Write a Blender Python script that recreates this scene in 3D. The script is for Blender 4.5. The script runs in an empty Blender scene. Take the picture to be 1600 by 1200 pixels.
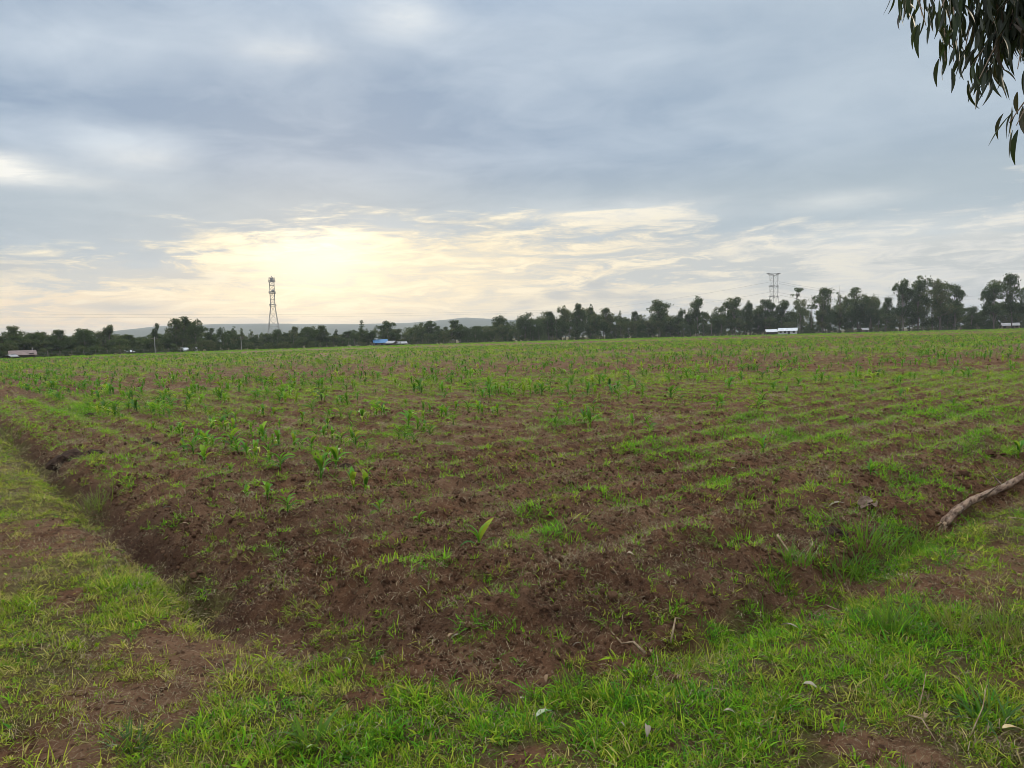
import bpy, math, random
import numpy as np
from mathutils import Vector, Matrix

C = bpy.context.scene.collection
SC = bpy.context.scene
RNG = np.random.default_rng(7)
random.seed(7)
R = math.radians

# ------------------------------------------------------------------ camera
F_PX, PITCH, ROLL, EYE = 1209.0, R(3.41), R(-1.5), 1.6
cam_data = bpy.data.cameras.new('camera')
cam_data.sensor_width = 36.0
cam_data.lens = 36.0 * F_PX / 1600.0
cam_data.clip_start, cam_data.clip_end = 0.05, 30000
cam = bpy.data.objects.new('camera', cam_data)
C.objects.link(cam)
MR = Matrix.Rotation(R(90) - PITCH, 4, 'X') @ Matrix.Rotation(ROLL, 4, 'Z')
cam.matrix_world = Matrix.Translation((0, 0, EYE)) @ MR
SC.camera = cam
MRN = np.array(MR.to_3x3())

# ------------------------------------------------------------------ colour management, sampling
SC.view_settings.view_transform = 'Standard'
SC.view_settings.look = 'None'
SC.view_settings.gamma = 1.0
SC.view_settings.exposure = 0.46
SC.view_settings.use_curve_mapping = False
SC.render.engine = 'CYCLES'
SC.cycles.max_bounces = 5
SC.cycles.diffuse_bounces = 3
SC.cycles.glossy_bounces = 2
SC.cycles.transmission_bounces = 3
SC.cycles.transparent_max_bounces = 4
SC.cycles.volume_bounces = 0
SC.cycles.use_denoising = True
SC.cycles.filter_width = 0.85

# ------------------------------------------------------------------ node expressions
class NX:
    """a tiny arithmetic layer over shader math nodes"""
    nt = None
    def __init__(self, s): self.s = s
    @staticmethod
    def m(op, *a, clamp=False):
        n = NX.nt.nodes.new('ShaderNodeMath'); n.operation = op; n.use_clamp = clamp
        for i, v in enumerate(a):
            if isinstance(v, NX): NX.nt.links.new(v.s, n.inputs[i])
            else: n.inputs[i].default_value = float(v)
        return NX(n.outputs[0])
    def __add__(s, o): return NX.m('ADD', s, o)
    __radd__ = __add__
    def __sub__(s, o): return NX.m('SUBTRACT', s, o)
    def __rsub__(s, o): return NX.m('SUBTRACT', o, s)
    def __mul__(s, o): return NX.m('MULTIPLY', s, o)
    __rmul__ = __mul__
    def __truediv__(s, o): return NX.m('DIVIDE', s, o)
    def __rtruediv__(s, o): return NX.m('DIVIDE', o, s)
def nexp(a): return NX.m('EXPONENT', a)
def nclamp(a): return NX.m('ADD', a, 0.0, clamp=True)
def nmax(a, b): return NX.m('MAXIMUM', a, b)
def nsmooth(a, lo, hi):
    n = NX.nt.nodes.new('ShaderNodeMapRange'); n.interpolation_type = 'SMOOTHSTEP'
    NX.nt.links.new(a.s, n.inputs['Value'])
    n.inputs['From Min'].default_value = lo; n.inputs['From Max'].default_value = hi
    return NX(n.outputs['Result'])
def nvec(x, y, z):
    n = NX.nt.nodes.new('ShaderNodeCombineXYZ')
    for i, v in enumerate((x, y, z)):
        if isinstance(v, NX): NX.nt.links.new(v.s, n.inputs[i])
        else: n.inputs[i].default_value = float(v)
    return NX(n.outputs[0])
def nnoise(vec, scale, detail=5, rough=0.55, dist=0.0):
    n = NX.nt.nodes.new('ShaderNodeTexNoise')
    if vec is not None: NX.nt.links.new(vec.s, n.inputs['Vector'])
    n.inputs['Scale'].default_value = scale; n.inputs['Detail'].default_value = detail
    n.inputs['Roughness'].default_value = rough; n.inputs['Distortion'].default_value = dist
    return NX(n.outputs[0])
def nmix(f, a, b):
    n = NX.nt.nodes.new('ShaderNodeMix'); n.data_type = 'RGBA'
    for k, v in ((0, f), (6, a), (7, b)):
        if isinstance(v, NX): NX.nt.links.new(v.s, n.inputs[k])
        elif k == 0: n.inputs[0].default_value = float(v)
        else: n.inputs[k].default_value = (*v, 1.0)
    return NX(n.outputs[2])
def nscale(col, f):
    n = NX.nt.nodes.new('ShaderNodeVectorMath'); n.operation = 'SCALE'
    NX.nt.links.new(col.s, n.inputs[0])
    if isinstance(f, NX): NX.nt.links.new(f.s, n.inputs['Scale'])
    else: n.inputs['Scale'].default_value = f
    return NX(n.outputs[0])

# ------------------------------------------------------------------ sky: broken cloud deck over a low sun
SUN_AZ, SUN_EL = -14.0, 8.0
def build_world():
    w = bpy.data.worlds.new('World'); SC.world = w
    w.use_nodes = True
    nt = w.node_tree; nt.nodes.clear(); NX.nt = nt
    tc = nt.nodes.new('ShaderNodeTexCoord')
    sp = nt.nodes.new('ShaderNodeSeparateXYZ'); nt.links.new(tc.outputs['Generated'], sp.inputs[0])
    x, y, z = (NX(sp.outputs[i]) for i in range(3))
    el = NX.m('ARCSINE', z) * 57.2958
    az = NX.m('ARCTAN2', x, y) * 57.2958
    zz = nmax(z, 0.0) + 0.10
    p = nvec(x / zz, y / zz, 0.0)                       # the cloud layer as a level sheet overhead
    ps = nvec(x / (nmax(z, 0.0) + 0.045), y / (nmax(z, 0.0) + 0.045), 3.7)
    big = nnoise(p, 0.42, 3, 0.5, 0.35)
    mid = nnoise(p, 1.25, 6, 0.55, 0.5)
    fil = nnoise(ps, 0.55, 7, 0.6, 0.6)
    fil2 = nnoise(nvec(az * 0.07, el * 0.42, 1.3), 1.6, 7, 0.62, 0.9)
    def blob(a0, e0, sa, se):
        return nexp(0.0 - ((az - a0) / sa) * ((az - a0) / sa) - ((el - e0) / se) * ((el - e0) / se))
    fine = nnoise(nvec(az * 0.17, el * 0.95, 4.1), 1.5, 8, 0.64, 1.1)
    lump = nnoise(p, 3.2, 6, 0.6, 0.8)
    # upper deck: blue-grey with lighter thin places
    t = nsmooth(big * 0.55 + mid * 0.45, 0.38, 0.64)
    thin = blob(-31.0, 18.6, 7, 1.8) * 0.40 + blob(-7.5, 21.4, 4.0, 1.6) * 0.45 + blob(-16, 20.0, 4, 1.8) * 0.25 + blob(14.0, 21, 12, 4) * 0.16 + blob(-25, 13.4, 3.5, 1.0) * 0.5
    thick = blob(-10.0, 15.0, 20, 2.8) * 0.38 + blob(2.0, 10.8, 14, 1.8) * 0.34 + blob(-34, 16.0, 12, 1.6) * 0.25 + blob(20, 10.0, 12, 1.0) * 0.25
    lum = nclamp(t * 0.42 + 0.24 + thin * (0.35 + mid * 1.3) - thick + (mid - 0.5) * 0.62 + (fil - 0.5) * 0.25 + (lump - 0.5) * 0.85)
    deck = nmix(lum, (0.222, 0.300, 0.412), (0.462, 0.530, 0.605))
    cool = nsmooth(az, -5, 35)
    deck = nmix(cool * 0.5, deck, (0.355, 0.425, 0.480))
    deck = nmix(nsmooth(el, 13.5, 9.0) * 0.5, deck, (0.370, 0.425, 0.445))
    # low band below the deck: cream round the sun, paler grey to the right, peach to the left
    cream = blob(SUN_AZ + 2, 5.0, 24, 6.5)
    low = nmix(nclamp(cream * 1.2), (0.57, 0.572, 0.560), (0.755, 0.662, 0.470))
    low = nmix(nsmooth(az, -16, -30) * nsmooth(el, 6.0, 1.5) * 0.95, low, (0.84, 0.645, 0.420))
    low = nmix(blob(4, 4.5, 9, 3.0) * 0.45, low, (0.84, 0.69, 0.48))
    streak = nsmooth(fil2 * 0.45 + fil * 0.20 + fine * 0.35, 0.465, 0.575)
    left_grey = nsmooth(az, -16, -24) * nsmooth(el, 2.8, 5.2)
    right_grey = nsmooth(az, -3, 8) * 0.45
    low = nmix(nclamp(streak * (0.78 - cream * 0.30 + right_grey) + left_grey * (streak * 0.75 + 0.22)), low, (0.450, 0.470, 0.470))
    wisp = nsmooth(fine * 0.6 + fil2 * 0.4, 0.50, 0.40)
    low = nmix(wisp * 0.55 * nclamp(0.35 + cream), low, (0.92, 0.82, 0.60))
    low = nscale(low, 1.0 + blob(SUN_AZ, 6.4, 4.2, 2.6) * 0.42)
    edge = el + (fil - 0.5) * 6.5 + (fil2 - 0.5) * 6.0 + (fine - 0.5) * 3.5 + blob(-34, 7, 13, 4) * 2.6 + blob(26, 7.5, 14, 3) * 1.4 - blob(10, 8.5, 7, 2.5) * 0.5
    m = nsmooth(edge, 6.9, 9.2)
    col = nmix(m, low, deck)
    # thin bright gaps in the deck
    gap = (blob(-33.2, 11.2, 2.6, 0.75) * 1.3 + blob(-30.5, 10.6, 4.0, 0.5) * 0.5 + blob(-25.5, 12.3, 3.0, 0.8) * 0.3 + blob(9, 8.9, 6.5, 0.9) * 0.45 + blob(23, 8.6, 4, 0.6) * 0.4
           + blob(27, 6.2, 9, 0.9) * 0.4 + blob(-7.2, 22.0, 3.0, 1.2) * 0.4 + blob(-15.5, 19.6, 3.2, 0.7) * 0.35)
    gap = nclamp(gap * (fine * 1.6 + mid * 1.2 - 0.55))
    col = nmix(gap * 0.85, col, (0.82, 0.80, 0.74))
    # scud: little dark rolls of cloud near the horizon
    sc = (blob(6.3, 3.75, 0.75, 0.32) + blob(3.6, 2.95, 1.1, 0.38) + blob(1.0, 2.6, 1.2, 0.3) * 0.6 + blob(8.6, 2.7, 3.2, 0.35) * 0.7
          + blob(6.6, 3.0, 0.9, 0.28) * 0.8 + blob(-26.5, 2.7, 3.0, 0.45) * 0.8 + blob(-22.6, 4.6, 3.2, 0.5) * 0.6 + blob(-33, 5.1, 2.6, 0.5) * 0.6)
    col = nmix(nclamp(sc * (fine * 1.6 + fil2 * 1.0 - 0.1)) * 0.85, col, (0.40, 0.415, 0.42))
    # an overcast sky brightens towards the zenith
    col = nmix(nsmooth(el, 22, 50) * 0.75, col, (0.62, 0.61, 0.59))
    col = nscale(col, 0.95 + nmax(z - 0.36, 0.0) * 2.3)
    sky = nt.nodes.new('ShaderNodeTexSky'); sky.sky_type = 'NISHITA'; sky.sun_disc = False
    sky.sun_elevation = R(SUN_EL); sky.sun_rotation = R(SUN_AZ)
    out = nmix(0.96, NX(sky.outputs[0]), nscale(col, 10.0))
    bg = nt.nodes.new('ShaderNodeBackground'); bg.inputs['Strength'].default_value = 0.1
    nt.links.new(out.s, bg.inputs['Color'])
    o = nt.nodes.new('ShaderNodeOutputWorld'); nt.links.new(bg.outputs[0], o.inputs['Surface'])
build_world()

sun_d = bpy.data.lights.new('sun', 'SUN'); sun_d.energy = 1.5; sun_d.angle = R(14); sun_d.color = (1.0, 0.88, 0.70)
sun = bpy.data.objects.new('sun', sun_d); C.objects.link(sun)
sd = Vector((math.sin(R(SUN_AZ)) * math.cos(R(SUN_EL)), math.cos(R(SUN_AZ)) * math.cos(R(SUN_EL)), math.sin(R(SUN_EL))))
sun.rotation_euler = sd.to_track_quat('Z', 'Y').to_euler()

# ------------------------------------------------------------------ numeric noise
_P = np.random.default_rng(11).permutation(512).astype(np.int64)
_P = np.concatenate([_P, _P])
_G = np.stack([np.cos(np.arange(64) * 2 * np.pi / 64), np.sin(np.arange(64) * 2 * np.pi / 64)], 1)
def perlin(x, y, seed=0):
    x = np.asarray(x, float) + seed * 17.31; y = np.asarray(y, float) - seed * 9.77
    xi = np.floor(x).astype(np.int64); yi = np.floor(y).astype(np.int64)
    xf = x - xi; yf = y - yi
    u = xf * xf * xf * (xf * (xf * 6 - 15) + 10); v = yf * yf * yf * (yf * (yf * 6 - 15) + 10)
    def g(ix, iy, dx, dy):
        h = _P[(_P[ix & 511] + iy) & 511] & 63
        return _G[h, 0] * dx + _G[h, 1] * dy
    a = g(xi, yi, xf, yf); b = g(xi + 1, yi, xf - 1, yf)
    c = g(xi, yi + 1, xf, yf - 1); d = g(xi + 1, yi + 1, xf - 1, yf - 1)
    return (a + (b - a) * u) * (1 - v) + (c + (d - c) * u) * v
def fbm(x, y, octv=4, seed=0, gain=0.5):
    s = 0; amp = 1.0; f = 1.0
    for k in range(octv):
        s = s + amp * perlin(x * f, y * f, seed + k * 3); amp *= gain; f *= 2.03
    return s
def sstep(v, lo, hi):
    t = np.clip((v - lo) / (hi - lo), 0, 1); return t * t * (3 - 2 * t)

# ------------------------------------------------------------------ the lie of the land
CX, CY = -0.28, 2.91                                   # the field's near corner
def field_ab(x, y):
    a = 0.788 * (x - CX) + 0.615 * (y - CY)            # metres in from the left edge
    b = -0.68 * (x - CX) + 0.733 * (y - CY)            # metres in from the right edge
    return a, b
def field_s(x, y):
    a, b = field_ab(x, y)
    k = 2.0
    h = np.clip(0.5 + 0.5 * (b - a) / k, 0, 1)
    s = b * (1 - h) + a * h - k * h * (1 - h)
    return s + 0.16 * fbm(x * 0.9, y * 0.9, 3, 5) + 0.10 * fbm(x * 3.1, y * 3.1, 3, 9), a, b
def height(x, y):
    x = np.asarray(x, float); y = np.asarray(y, float)
    s, a, b = field_s(x, y)
    r = np.hypot(x, y)
    inside = sstep(s, -0.04, 0.55)
    z = 0.11 * inside
    wl = sstep(b - a, -0.2, 1.5) * sstep(b, 1.0, 3.0)
    wr = sstep(a - b, -0.2, 1.5) * sstep(a, 1.0, 2.6)
    z = z - np.exp(-((s + 0.14) / 0.19) ** 2) * (0.19 * wl + 0.13 * wr + 0.03)
    near = 1 - sstep(r, 60, 90)
    # planting ridges: along the left edge in the body of the field, along the right edge on the headland
    main = sstep(b + 0.8 * fbm(x * .3, y * .3, 2, 8), 5.8, 6.8)
    wob = 0.25 * fbm(x * 0.35, y * 0.35, 2, 21)
    rid = main * np.cos(2 * np.pi * (a - 1.77 + wob * .6) / .75) + (1 - main) * np.cos(2 * np.pi * (b - 0.85 + wob * .6) / .75)
    z = z + inside * near * 0.055 * rid
    rough = inside * near
    z = z + rough * (0.055 * fbm(x * 1.6, y * 1.6, 3, 2) + 0.060 * np.abs(fbm(x * 5.0, y * 5.0, 3, 3)) + 0.030 * np.abs(fbm(x * 14, y * 14, 3, 4, .65)))
    # the bank's face is crumbly and rougher than the bed
    bank = np.exp(-((s - 0.45) / 0.55) ** 2) * near
    z = z + bank * (0.11 * fbm(x * 2.6, y * 2.6, 4, 6, .6) + 0.045 * fbm(x * 9, y * 9, 3, 7, .6))
    z = z + (1 - inside) * near * (0.030 * fbm(x * 0.9, y * 0.9, 3, 12) + 0.022 * fbm(x * 6, y * 6, 4, 13, .65))
    return z

def px_ray(px, py):
    d = MRN @ np.array([(px - 800) / F_PX, -(py - 600) / F_PX, -1.0])
    return d / np.linalg.norm(d)
def at(px, py):
    """where the photograph's line of sight meets the ground"""
    d = px_ray(px, py); z = 0.08
    for _ in range(6):
        t = (EYE - z) / max(-d[2], 1e-4)
        z = float(height(d[0] * t, d[1] * t))
    return np.array([d[0] * t, d[1] * t, z])
def at_dist(px, py, dist):
    """a point dist metres out (measured level) on a line of sight"""
    d = px_ray(px, py)
    return np.array([0, 0, EYE]) + d * dist / math.hypot(d[0], d[1])

EDGE_PX = [-500, 0, 400, 800, 1200, 1600, 2100]
EDGE_D = [150, 178, 228, 276, 325, 330, 330]           # how far the field runs, by bearing
def edge_d(px): return np.interp(px, EDGE_PX, EDGE_D)
def bearing_px(x, y):
    return 800 + F_PX * np.asarray(x) / np.maximum(np.asarray(y), 1e-3)

def blobs(x, y, lst):
    """soft patches given as (pixel x, pixel y, half width, half height) of their place on the ground"""
    out = np.zeros_like(x)
    for px, py, rx, ry in lst:
        c = at(px, py); dist = math.hypot(c[0], c[1])
        n, f = at(px, min(py + ry, 1400)), at(px, py - ry)
        dep = 0.5 * (math.hypot(f[0], f[1]) - math.hypot(n[0], n[1]))
        lat = rx / F_PX * dist
        ux, uy = c[0] / dist, c[1] / dist
        dx, dy = x - c[0], y - c[1]
        q = ((dx * ux + dy * uy) / max(dep, .05)) ** 2 + ((dx * uy - dy * ux) / max(lat, .05)) ** 2
        out = np.maximum(out, np.exp(-q * 0.9))
    return out
BARE = [(310, 1000, 90, 40), (230, 1110, 110, 55), (60, 845, 120, 26), (230, 850, 60, 22), (120, 935, 35, 18), (395, 1010, 60, 40),
        (120, 1175, 110, 35), (560, 1090, 30, 12), (1270, 970, 55, 22), (700, 1040, 160, 22), (690, 1150, 40, 15), (830, 1180, 40, 15),
        (1070, 1060, 30, 10), (1450, 900, 80, 30), (1330, 920, 40, 15), (1560, 770, 60, 15), (1250, 1010, 30, 10), (1380, 1180, 60, 20), (250, 800, 40, 16), (300, 870, 40, 30)]
LUSH = [(230, 975, 60, 22), (340, 945, 50, 18), (205, 1152, 32, 16), (200, 915, 40, 16), (390, 1120, 110, 50), (700, 1120, 130, 30), (560, 1165, 180, 40),
        (800, 1140, 60, 40), (950, 1110, 60, 30), (1150, 1110, 150, 60), (1330, 890, 90, 40), (1230, 935, 60, 25), (1400, 990, 110, 40), (1420, 860, 60, 30),
        (1180, 955, 40, 25), (900, 1060, 40, 20), (1030, 1080, 40, 25), (1500, 1110, 60, 40), (1380, 1060, 90, 30), (1050, 1150, 120, 40), (500, 1080, 60, 25)]
MIDG = [(100, 760, 90, 30), (60, 715, 60, 30), (30, 680, 40, 15), (170, 790, 50, 20), (60, 990, 120, 60), (100, 1060, 90, 40)]
DARK_SPOTS = [(640, 985, 90, 30), (560, 1010, 60, 20), (1090, 885, 80, 30), (1250, 835, 60, 16), (1530, 715, 60, 12), (900, 960, 120, 30), (240, 860, 60, 30), (320, 840, 60, 30)]  # spots where the soil is coloured darker
WEED = [(870, 665, 32, 9), (940, 657, 18, 5), (1030, 712, 70, 14), (890, 765, 34, 9), (985, 780, 60, 13), (1120, 762, 40, 12), (1150, 690, 50, 9),
        (1250, 692, 60, 10), (720, 738, 50, 9), (745, 905, 60, 16), (790, 945, 60, 11), (420, 855, 22, 8), (660, 885, 35, 12), (1040, 960, 45, 25),
        (1070, 1000, 45, 25), (590, 725, 25, 7), (632, 672, 22, 6), (1400, 760, 30, 8), (1280, 790, 40, 10), (1330, 655, 90, 10), (1180, 655, 50, 8), (1480, 640, 90, 12),
        (1520, 690, 60, 10), (860, 840, 50, 10), (840, 800, 30, 8), (1390, 800, 60, 14), (1440, 760, 60, 10), (1110, 860, 60, 20), (1150, 830, 40, 14), (190, 725, 18, 6), (130, 640, 40, 5)]

# ------------------------------------------------------------------ helpers: meshes and objects
def new_mesh(name, verts, faces, mat=None, attrs=None, smooth=False):
    me = bpy.data.meshes.new(name)
    me.from_pydata([tuple(map(float, v)) for v in verts] if not isinstance(verts, np.ndarray) else verts.tolist(), [], faces)
    if mat is not None: me.materials.append(mat)
    for k, v in (attrs or {}).items():
        at_ = me.attributes.new(k, 'FLOAT', 'POINT'); at_.data.foreach_set('value', np.asarray(v, np.float32))
    if smooth: me.polygons.foreach_set('use_smooth', [True] * len(me.polygons))
    me.update()
    return me
def obj(name, me, parent=None, loc=None, rot=None, scale=None):
    o = bpy.data.objects.new(name, me); C.objects.link(o)
    if parent is not None: o.parent = parent
    if loc is not None: o.location = tuple(map(float, loc))
    if rot is not None: o.rotation_euler = tuple(map(float, rot))
    if scale is not None: o.scale = (scale,) * 3 if np.isscalar(scale) else tuple(map(float, scale))
    return o
def tag(o, label=None, cat=None, group=None, kind=None):
    if label: o['label'] = label
    if cat: o['category'] = cat
    if group: o['group'] = group
    if kind: o['kind'] = kind
    return o
def thing(name, loc, label, cat, group=None, rot=None, scale=None):
    return tag(obj(name, None, None, loc, rot, scale), label, cat, group)
class MB:
    """collects tubes, boxes and slabs into one mesh"""
    def __init__(s): s.v, s.f = [], []
    def add(s, verts, faces):
        n = len(s.v); s.v += [tuple(map(float, v)) for v in verts]; s.f += [tuple(i + n for i in f) for f in faces]; return s
    def tube(s, pts, rad, n=8, cap=True, jitter=0.0, rng=None):
        pts = [Vector(p) for p in pts]
        rad = [rad] * len(pts) if np.isscalar(rad) else rad
        vs, fs = [], []
        for i, p in enumerate(pts):
            d = (pts[min(i + 1, len(pts) - 1)] - pts[max(i - 1, 0)]).normalized()
            u = d.cross(Vector((0, 0, 1)) if abs(d.z) < 0.9 else Vector((0, 1, 0))).normalized(); w = d.cross(u)
            for k in range(n):
                t = 2 * math.pi * k / n
                rr = rad[i] * (1 + (rng.uniform(-jitter, jitter) if rng is not None else 0))
                vs.append(p + (u * math.cos(t) + w * math.sin(t)) * rr)
        for i in range(len(pts) - 1):
            for k in range(n):
                fs.append((i * n + k, i * n + (k + 1) % n, (i + 1) * n + (k + 1) % n, (i + 1) * n + k))
        if cap: fs += [tuple(range(n))[::-1], tuple((len(pts) - 1) * n + k for k in range(n))]
        return s.add(vs, fs)
    def box(s, x0, y0, z0, x1, y1, z1):
        v = [(x0, y0, z0), (x1, y0, z0), (x1, y1, z0), (x0, y1, z0), (x0, y0, z1), (x1, y0, z1), (x1, y1, z1), (x0, y1, z1)]
        return s.add(v, [(3, 2, 1, 0), (4, 5, 6, 7), (0, 1, 5, 4), (1, 2, 6, 5), (2, 3, 7, 6), (3, 0, 4, 7)])
    def bar(s, a, b, w): return s.tube([a, b], w * 0.6, 4)
    def mesh(s, name, mat, smooth=False): return new_mesh(name, s.v, s.f, mat, None, smooth)
    def build(s, name, mat, parent=None, loc=None, rot=None, smooth=False): return obj(name, s.mesh(name, mat, smooth), parent, loc, rot)

# ------------------------------------------------------------------ materials
def mat_new(name):
    m = bpy.data.materials.new(name); m.use_nodes = True
    nt = m.node_tree; nt.nodes.clear(); NX.nt = nt
    return m, nt
def finish(nt, shader):
    o = nt.nodes.new('ShaderNodeOutputMaterial'); nt.links.new(shader, o.inputs['Surface'])
def principled(nt, col, rough=0.8, spec=0.3, normal=None, metal=0.0):
    b = nt.nodes.new('ShaderNodeBsdfPrincipled')
    if isinstance(col, NX): nt.links.new(col.s, b.inputs['Base Color'])
    else: b.inputs['Base Color'].default_value = (*col, 1)
    b.inputs['Roughness'].default_value = rough; b.inputs['Specular IOR Level'].default_value = spec
    b.inputs['Metallic'].default_value = metal
    if normal is not None: nt.links.new(normal, b.inputs['Normal'])
    return b.outputs[0]
def coords(kind='Object'):
    n = NX.nt.nodes.new('ShaderNodeTexCoord'); return NX(n.outputs[kind])
def attr(name, typ='GEOMETRY'):
    n = NX.nt.nodes.new('ShaderNodeAttribute'); n.attribute_type = typ; n.attribute_name = name; return NX(n.outputs['Fac'])
def obj_random():
    return NX(NX.nt.nodes.new('ShaderNodeObjectInfo').outputs['Random'])
def bump(h, strength, dist):
    n = NX.nt.nodes.new('ShaderNodeBump'); n.inputs['Strength'].default_value = strength; n.inputs['Distance'].default_value = dist
    NX.nt.links.new(h.s, n.inputs['Height']); return n.outputs[0]
def plain(name, c1, c2, scale=4.0, rough=0.8, spec=0.3, bumps=0.3, metal=0.0, detail=5):
    m, nt = mat_new(name); co = coords()
    n = nnoise(co, scale, detail, 0.6)
    finish(nt, principled(nt, nmix(nsmooth(n, 0.35, 0.65), c1, c2), rough, spec, bump(nnoise(co, scale * 6, 4), bumps, 0.02), metal))
    return m
def leafy(name, cols, trans=0.4, rough=0.5, spec=0.35, source='instancer', shade_amp=0.5, vary=(1.0, 1.0)):
    """thin leaf: colour by a 0..1 tint, part of the light passing through"""
    m, nt = mat_new(name)
    t = attr('tint', 'INSTANCER') if source == 'instancer' else obj_random()
    sh = attr('shade')
    f = nclamp(t + (sh - 0.5) * shade_amp)
    r = nt.nodes.new('ShaderNodeValToRGB'); nt.links.new(f.s, r.inputs[0])
    e = r.color_ramp.elements
    e[0].position, e[0].color = cols[0][0], (*cols[0][1], 1)
    e[1].position, e[1].color = cols[-1][0], (*cols[-1][1], 1)
    for p, c in cols[1:-1]:
        k = e.new(p); k.color = (*c, 1)
    hsh = NX.m('FRACT', sh * 7.31 + t * 3.7)
    col = nscale(NX(r.outputs[0]), vary[0] + (vary[1] - vary[0]) * hsh)
    s1 = principled(nt, col, rough, spec)
    tr = nt.nodes.new('ShaderNodeBsdfTranslucent')
    nt.links.new(nscale(nmix(0.35, col, nmix(1.0, col, (0.35, 0.5, 0.03))), 1.15).s, tr.inputs['Color'])
    mx = nt.nodes.new('ShaderNodeMixShader'); mx.inputs[0].default_value = trans
    nt.links.new(s1, mx.inputs[1]); nt.links.new(tr.outputs[0], mx.inputs[2])
    finish(nt, mx.outputs[0]); return m

def ground_material():
    m, nt = mat_new('tilled_soil'); co = coords()
    turf, dark_soil = attr('turf'), attr('dark_soil')
    n1, n2, n3 = nnoise(co, 0.9, 6, 0.6), nnoise(co, 7.0, 6, 0.65), nnoise(co, 45.0, 5, 0.7)
    soil = nmix(nsmooth(n2, 0.32, 0.68), (0.088, 0.040, 0.022), (0.220, 0.115, 0.064))
    soil = nmix(nsmooth(n1, 0.42, 0.62) * 0.55, soil, (0.250, 0.150, 0.090))
    soil = nmix(nsmooth(n3, 0.54, 0.68) * 0.7, soil, (0.40, 0.285, 0.185))
    soil = nmix(nsmooth(nnoise(co, 22.0, 4, 0.65), 0.47, 0.36) * 0.75, soil, (0.036, 0.018, 0.011))
    soil = nmix(dark_soil * 0.75, soil, (0.065, 0.040, 0.028))  # soil coloured darker in the ditch, on the near ground and at set spots
    thatch = nmix(nsmooth(n3, 0.35, 0.62), (0.070, 0.052, 0.026), (0.135, 0.130, 0.042))
    k = nsmooth(turf + (n2 - 0.5) * 0.55 + (n3 - 0.5) * 0.5, 0.35, 0.75)
    col = nmix(k * 0.9, soil, thatch)
    h = n3 * 0.5 + nnoise(co, 130.0, 3, 0.6) * 0.22 + n2 * 0.6
    finish(nt, principled(nt, col, 0.95, 0.04, bump(h, 1.0, 0.06)))
    return m

M_GROUND = ground_material()
GRASSCOLS = [(0.0, (0.50, 0.40, 0.16)), (0.25, (0.40, 0.41, 0.045)), (0.55, (0.235, 0.405, 0.018)), (0.8, (0.130, 0.375, 0.014)), (1.0, (0.055, 0.230, 0.022))]
M_GRASS = leafy('grass_blade', GRASSCOLS, 0.42, 0.6, 0.12, vary=(0.30, 1.45))
M_WEED = leafy('weed_blade', [(0.0, (0.42, 0.38, 0.07)), (0.3, (0.33, 0.46, 0.03)), (0.6, (0.19, 0.44, 0.02)), (1.0, (0.09, 0.31, 0.025))], 0.45, 0.55, 0.12, vary=(0.45, 1.45))
M_STRAW = leafy('dry_straw', [(0.0, (0.20, 0.135, 0.085)), (0.5, (0.36, 0.275, 0.175)), (1.0, (0.60, 0.49, 0.34))], 0.15, 0.8, 0.05, vary=(0.35, 1.15))
def clod_material():
    m, nt = mat_new('soil_crumb'); co = coords(); k = obj_random(); n = nnoise(co, 2.5, 5, .6)
    col = nmix(nclamp(k * .7 + n * .6 - .15), (0.085, 0.042, 0.025), (0.33, 0.19, 0.115))
    finish(nt, principled(nt, col, .95, .04, bump(nnoise(co, 9.0, 4), .8, .1))); return m
M_CLOD = clod_material()
M_DARKCLOD = plain('dark_turned_earth', (0.045, 0.030, 0.023), (0.105, 0.066, 0.048), 5, 0.95, 0.1, 1.0)
MAIZECOLS = [(0.0, (0.36, 0.42, 0.05)), (0.22, (0.23, 0.42, 0.03)), (0.5, (0.11, 0.34, 0.025)), (1.0, (0.042, 0.185, 0.035))]
M_MAIZE = leafy('maize_leaf', MAIZECOLS, 0.40, 0.42, 0.25, 'object', 0.5, (0.6, 1.1))
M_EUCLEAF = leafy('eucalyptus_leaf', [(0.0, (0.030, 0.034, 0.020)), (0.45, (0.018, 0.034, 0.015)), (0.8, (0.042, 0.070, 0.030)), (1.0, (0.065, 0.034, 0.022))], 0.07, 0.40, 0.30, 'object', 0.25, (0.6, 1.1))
M_CROWN = leafy('far_foliage', [(0.0, (0.024, 0.044, 0.020)), (0.5, (0.036, 0.064, 0.028)), (0.8, (0.075, 0.11, 0.045)), (1.0, (0.12, 0.125, 0.06))], 0.2, 0.7, 0.1, 'object', 1.1)
M_TRUNK = plain('pale_trunk', (0.13, 0.11, 0.09), (0.27, 0.24, 0.20), 2.0, 0.9, 0.1, 0.4)
M_BARK = plain('weathered_bark', (0.16, 0.105, 0.075), (0.34, 0.26, 0.20), 7.0, 0.85, 0.2, 0.9)
M_WOOD = plain('splintered_wood', (0.30, 0.20, 0.12), (0.48, 0.36, 0.24), 20.0, 0.85, 0.2, 0.8)
M_STEEL = plain('galvanised_steel', (0.30, 0.29, 0.29), (0.42, 0.41, 0.41), 1.0, 0.7, 0.3, 0.1, 0.0)
M_CABLE = plain('cable', (0.10, 0.10, 0.10), (0.14, 0.14, 0.14), 1.0, 0.6, 0.3, 0.0)
M_LITTER = leafy('fallen_leaf', [(0.0, (0.36, 0.30, 0.24)), (0.4, (0.46, 0.40, 0.32)), (0.7, (0.42, 0.30, 0.19)), (1.0, (0.30, 0.19, 0.11))], 0.12, 0.7, 0.25, 'object', 0.25)
M_GREYLEAF = plain('grey_green_leaf', (0.30, 0.36, 0.22), (0.42, 0.46, 0.32), 30, 0.6, 0.3, 0.3)
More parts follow.
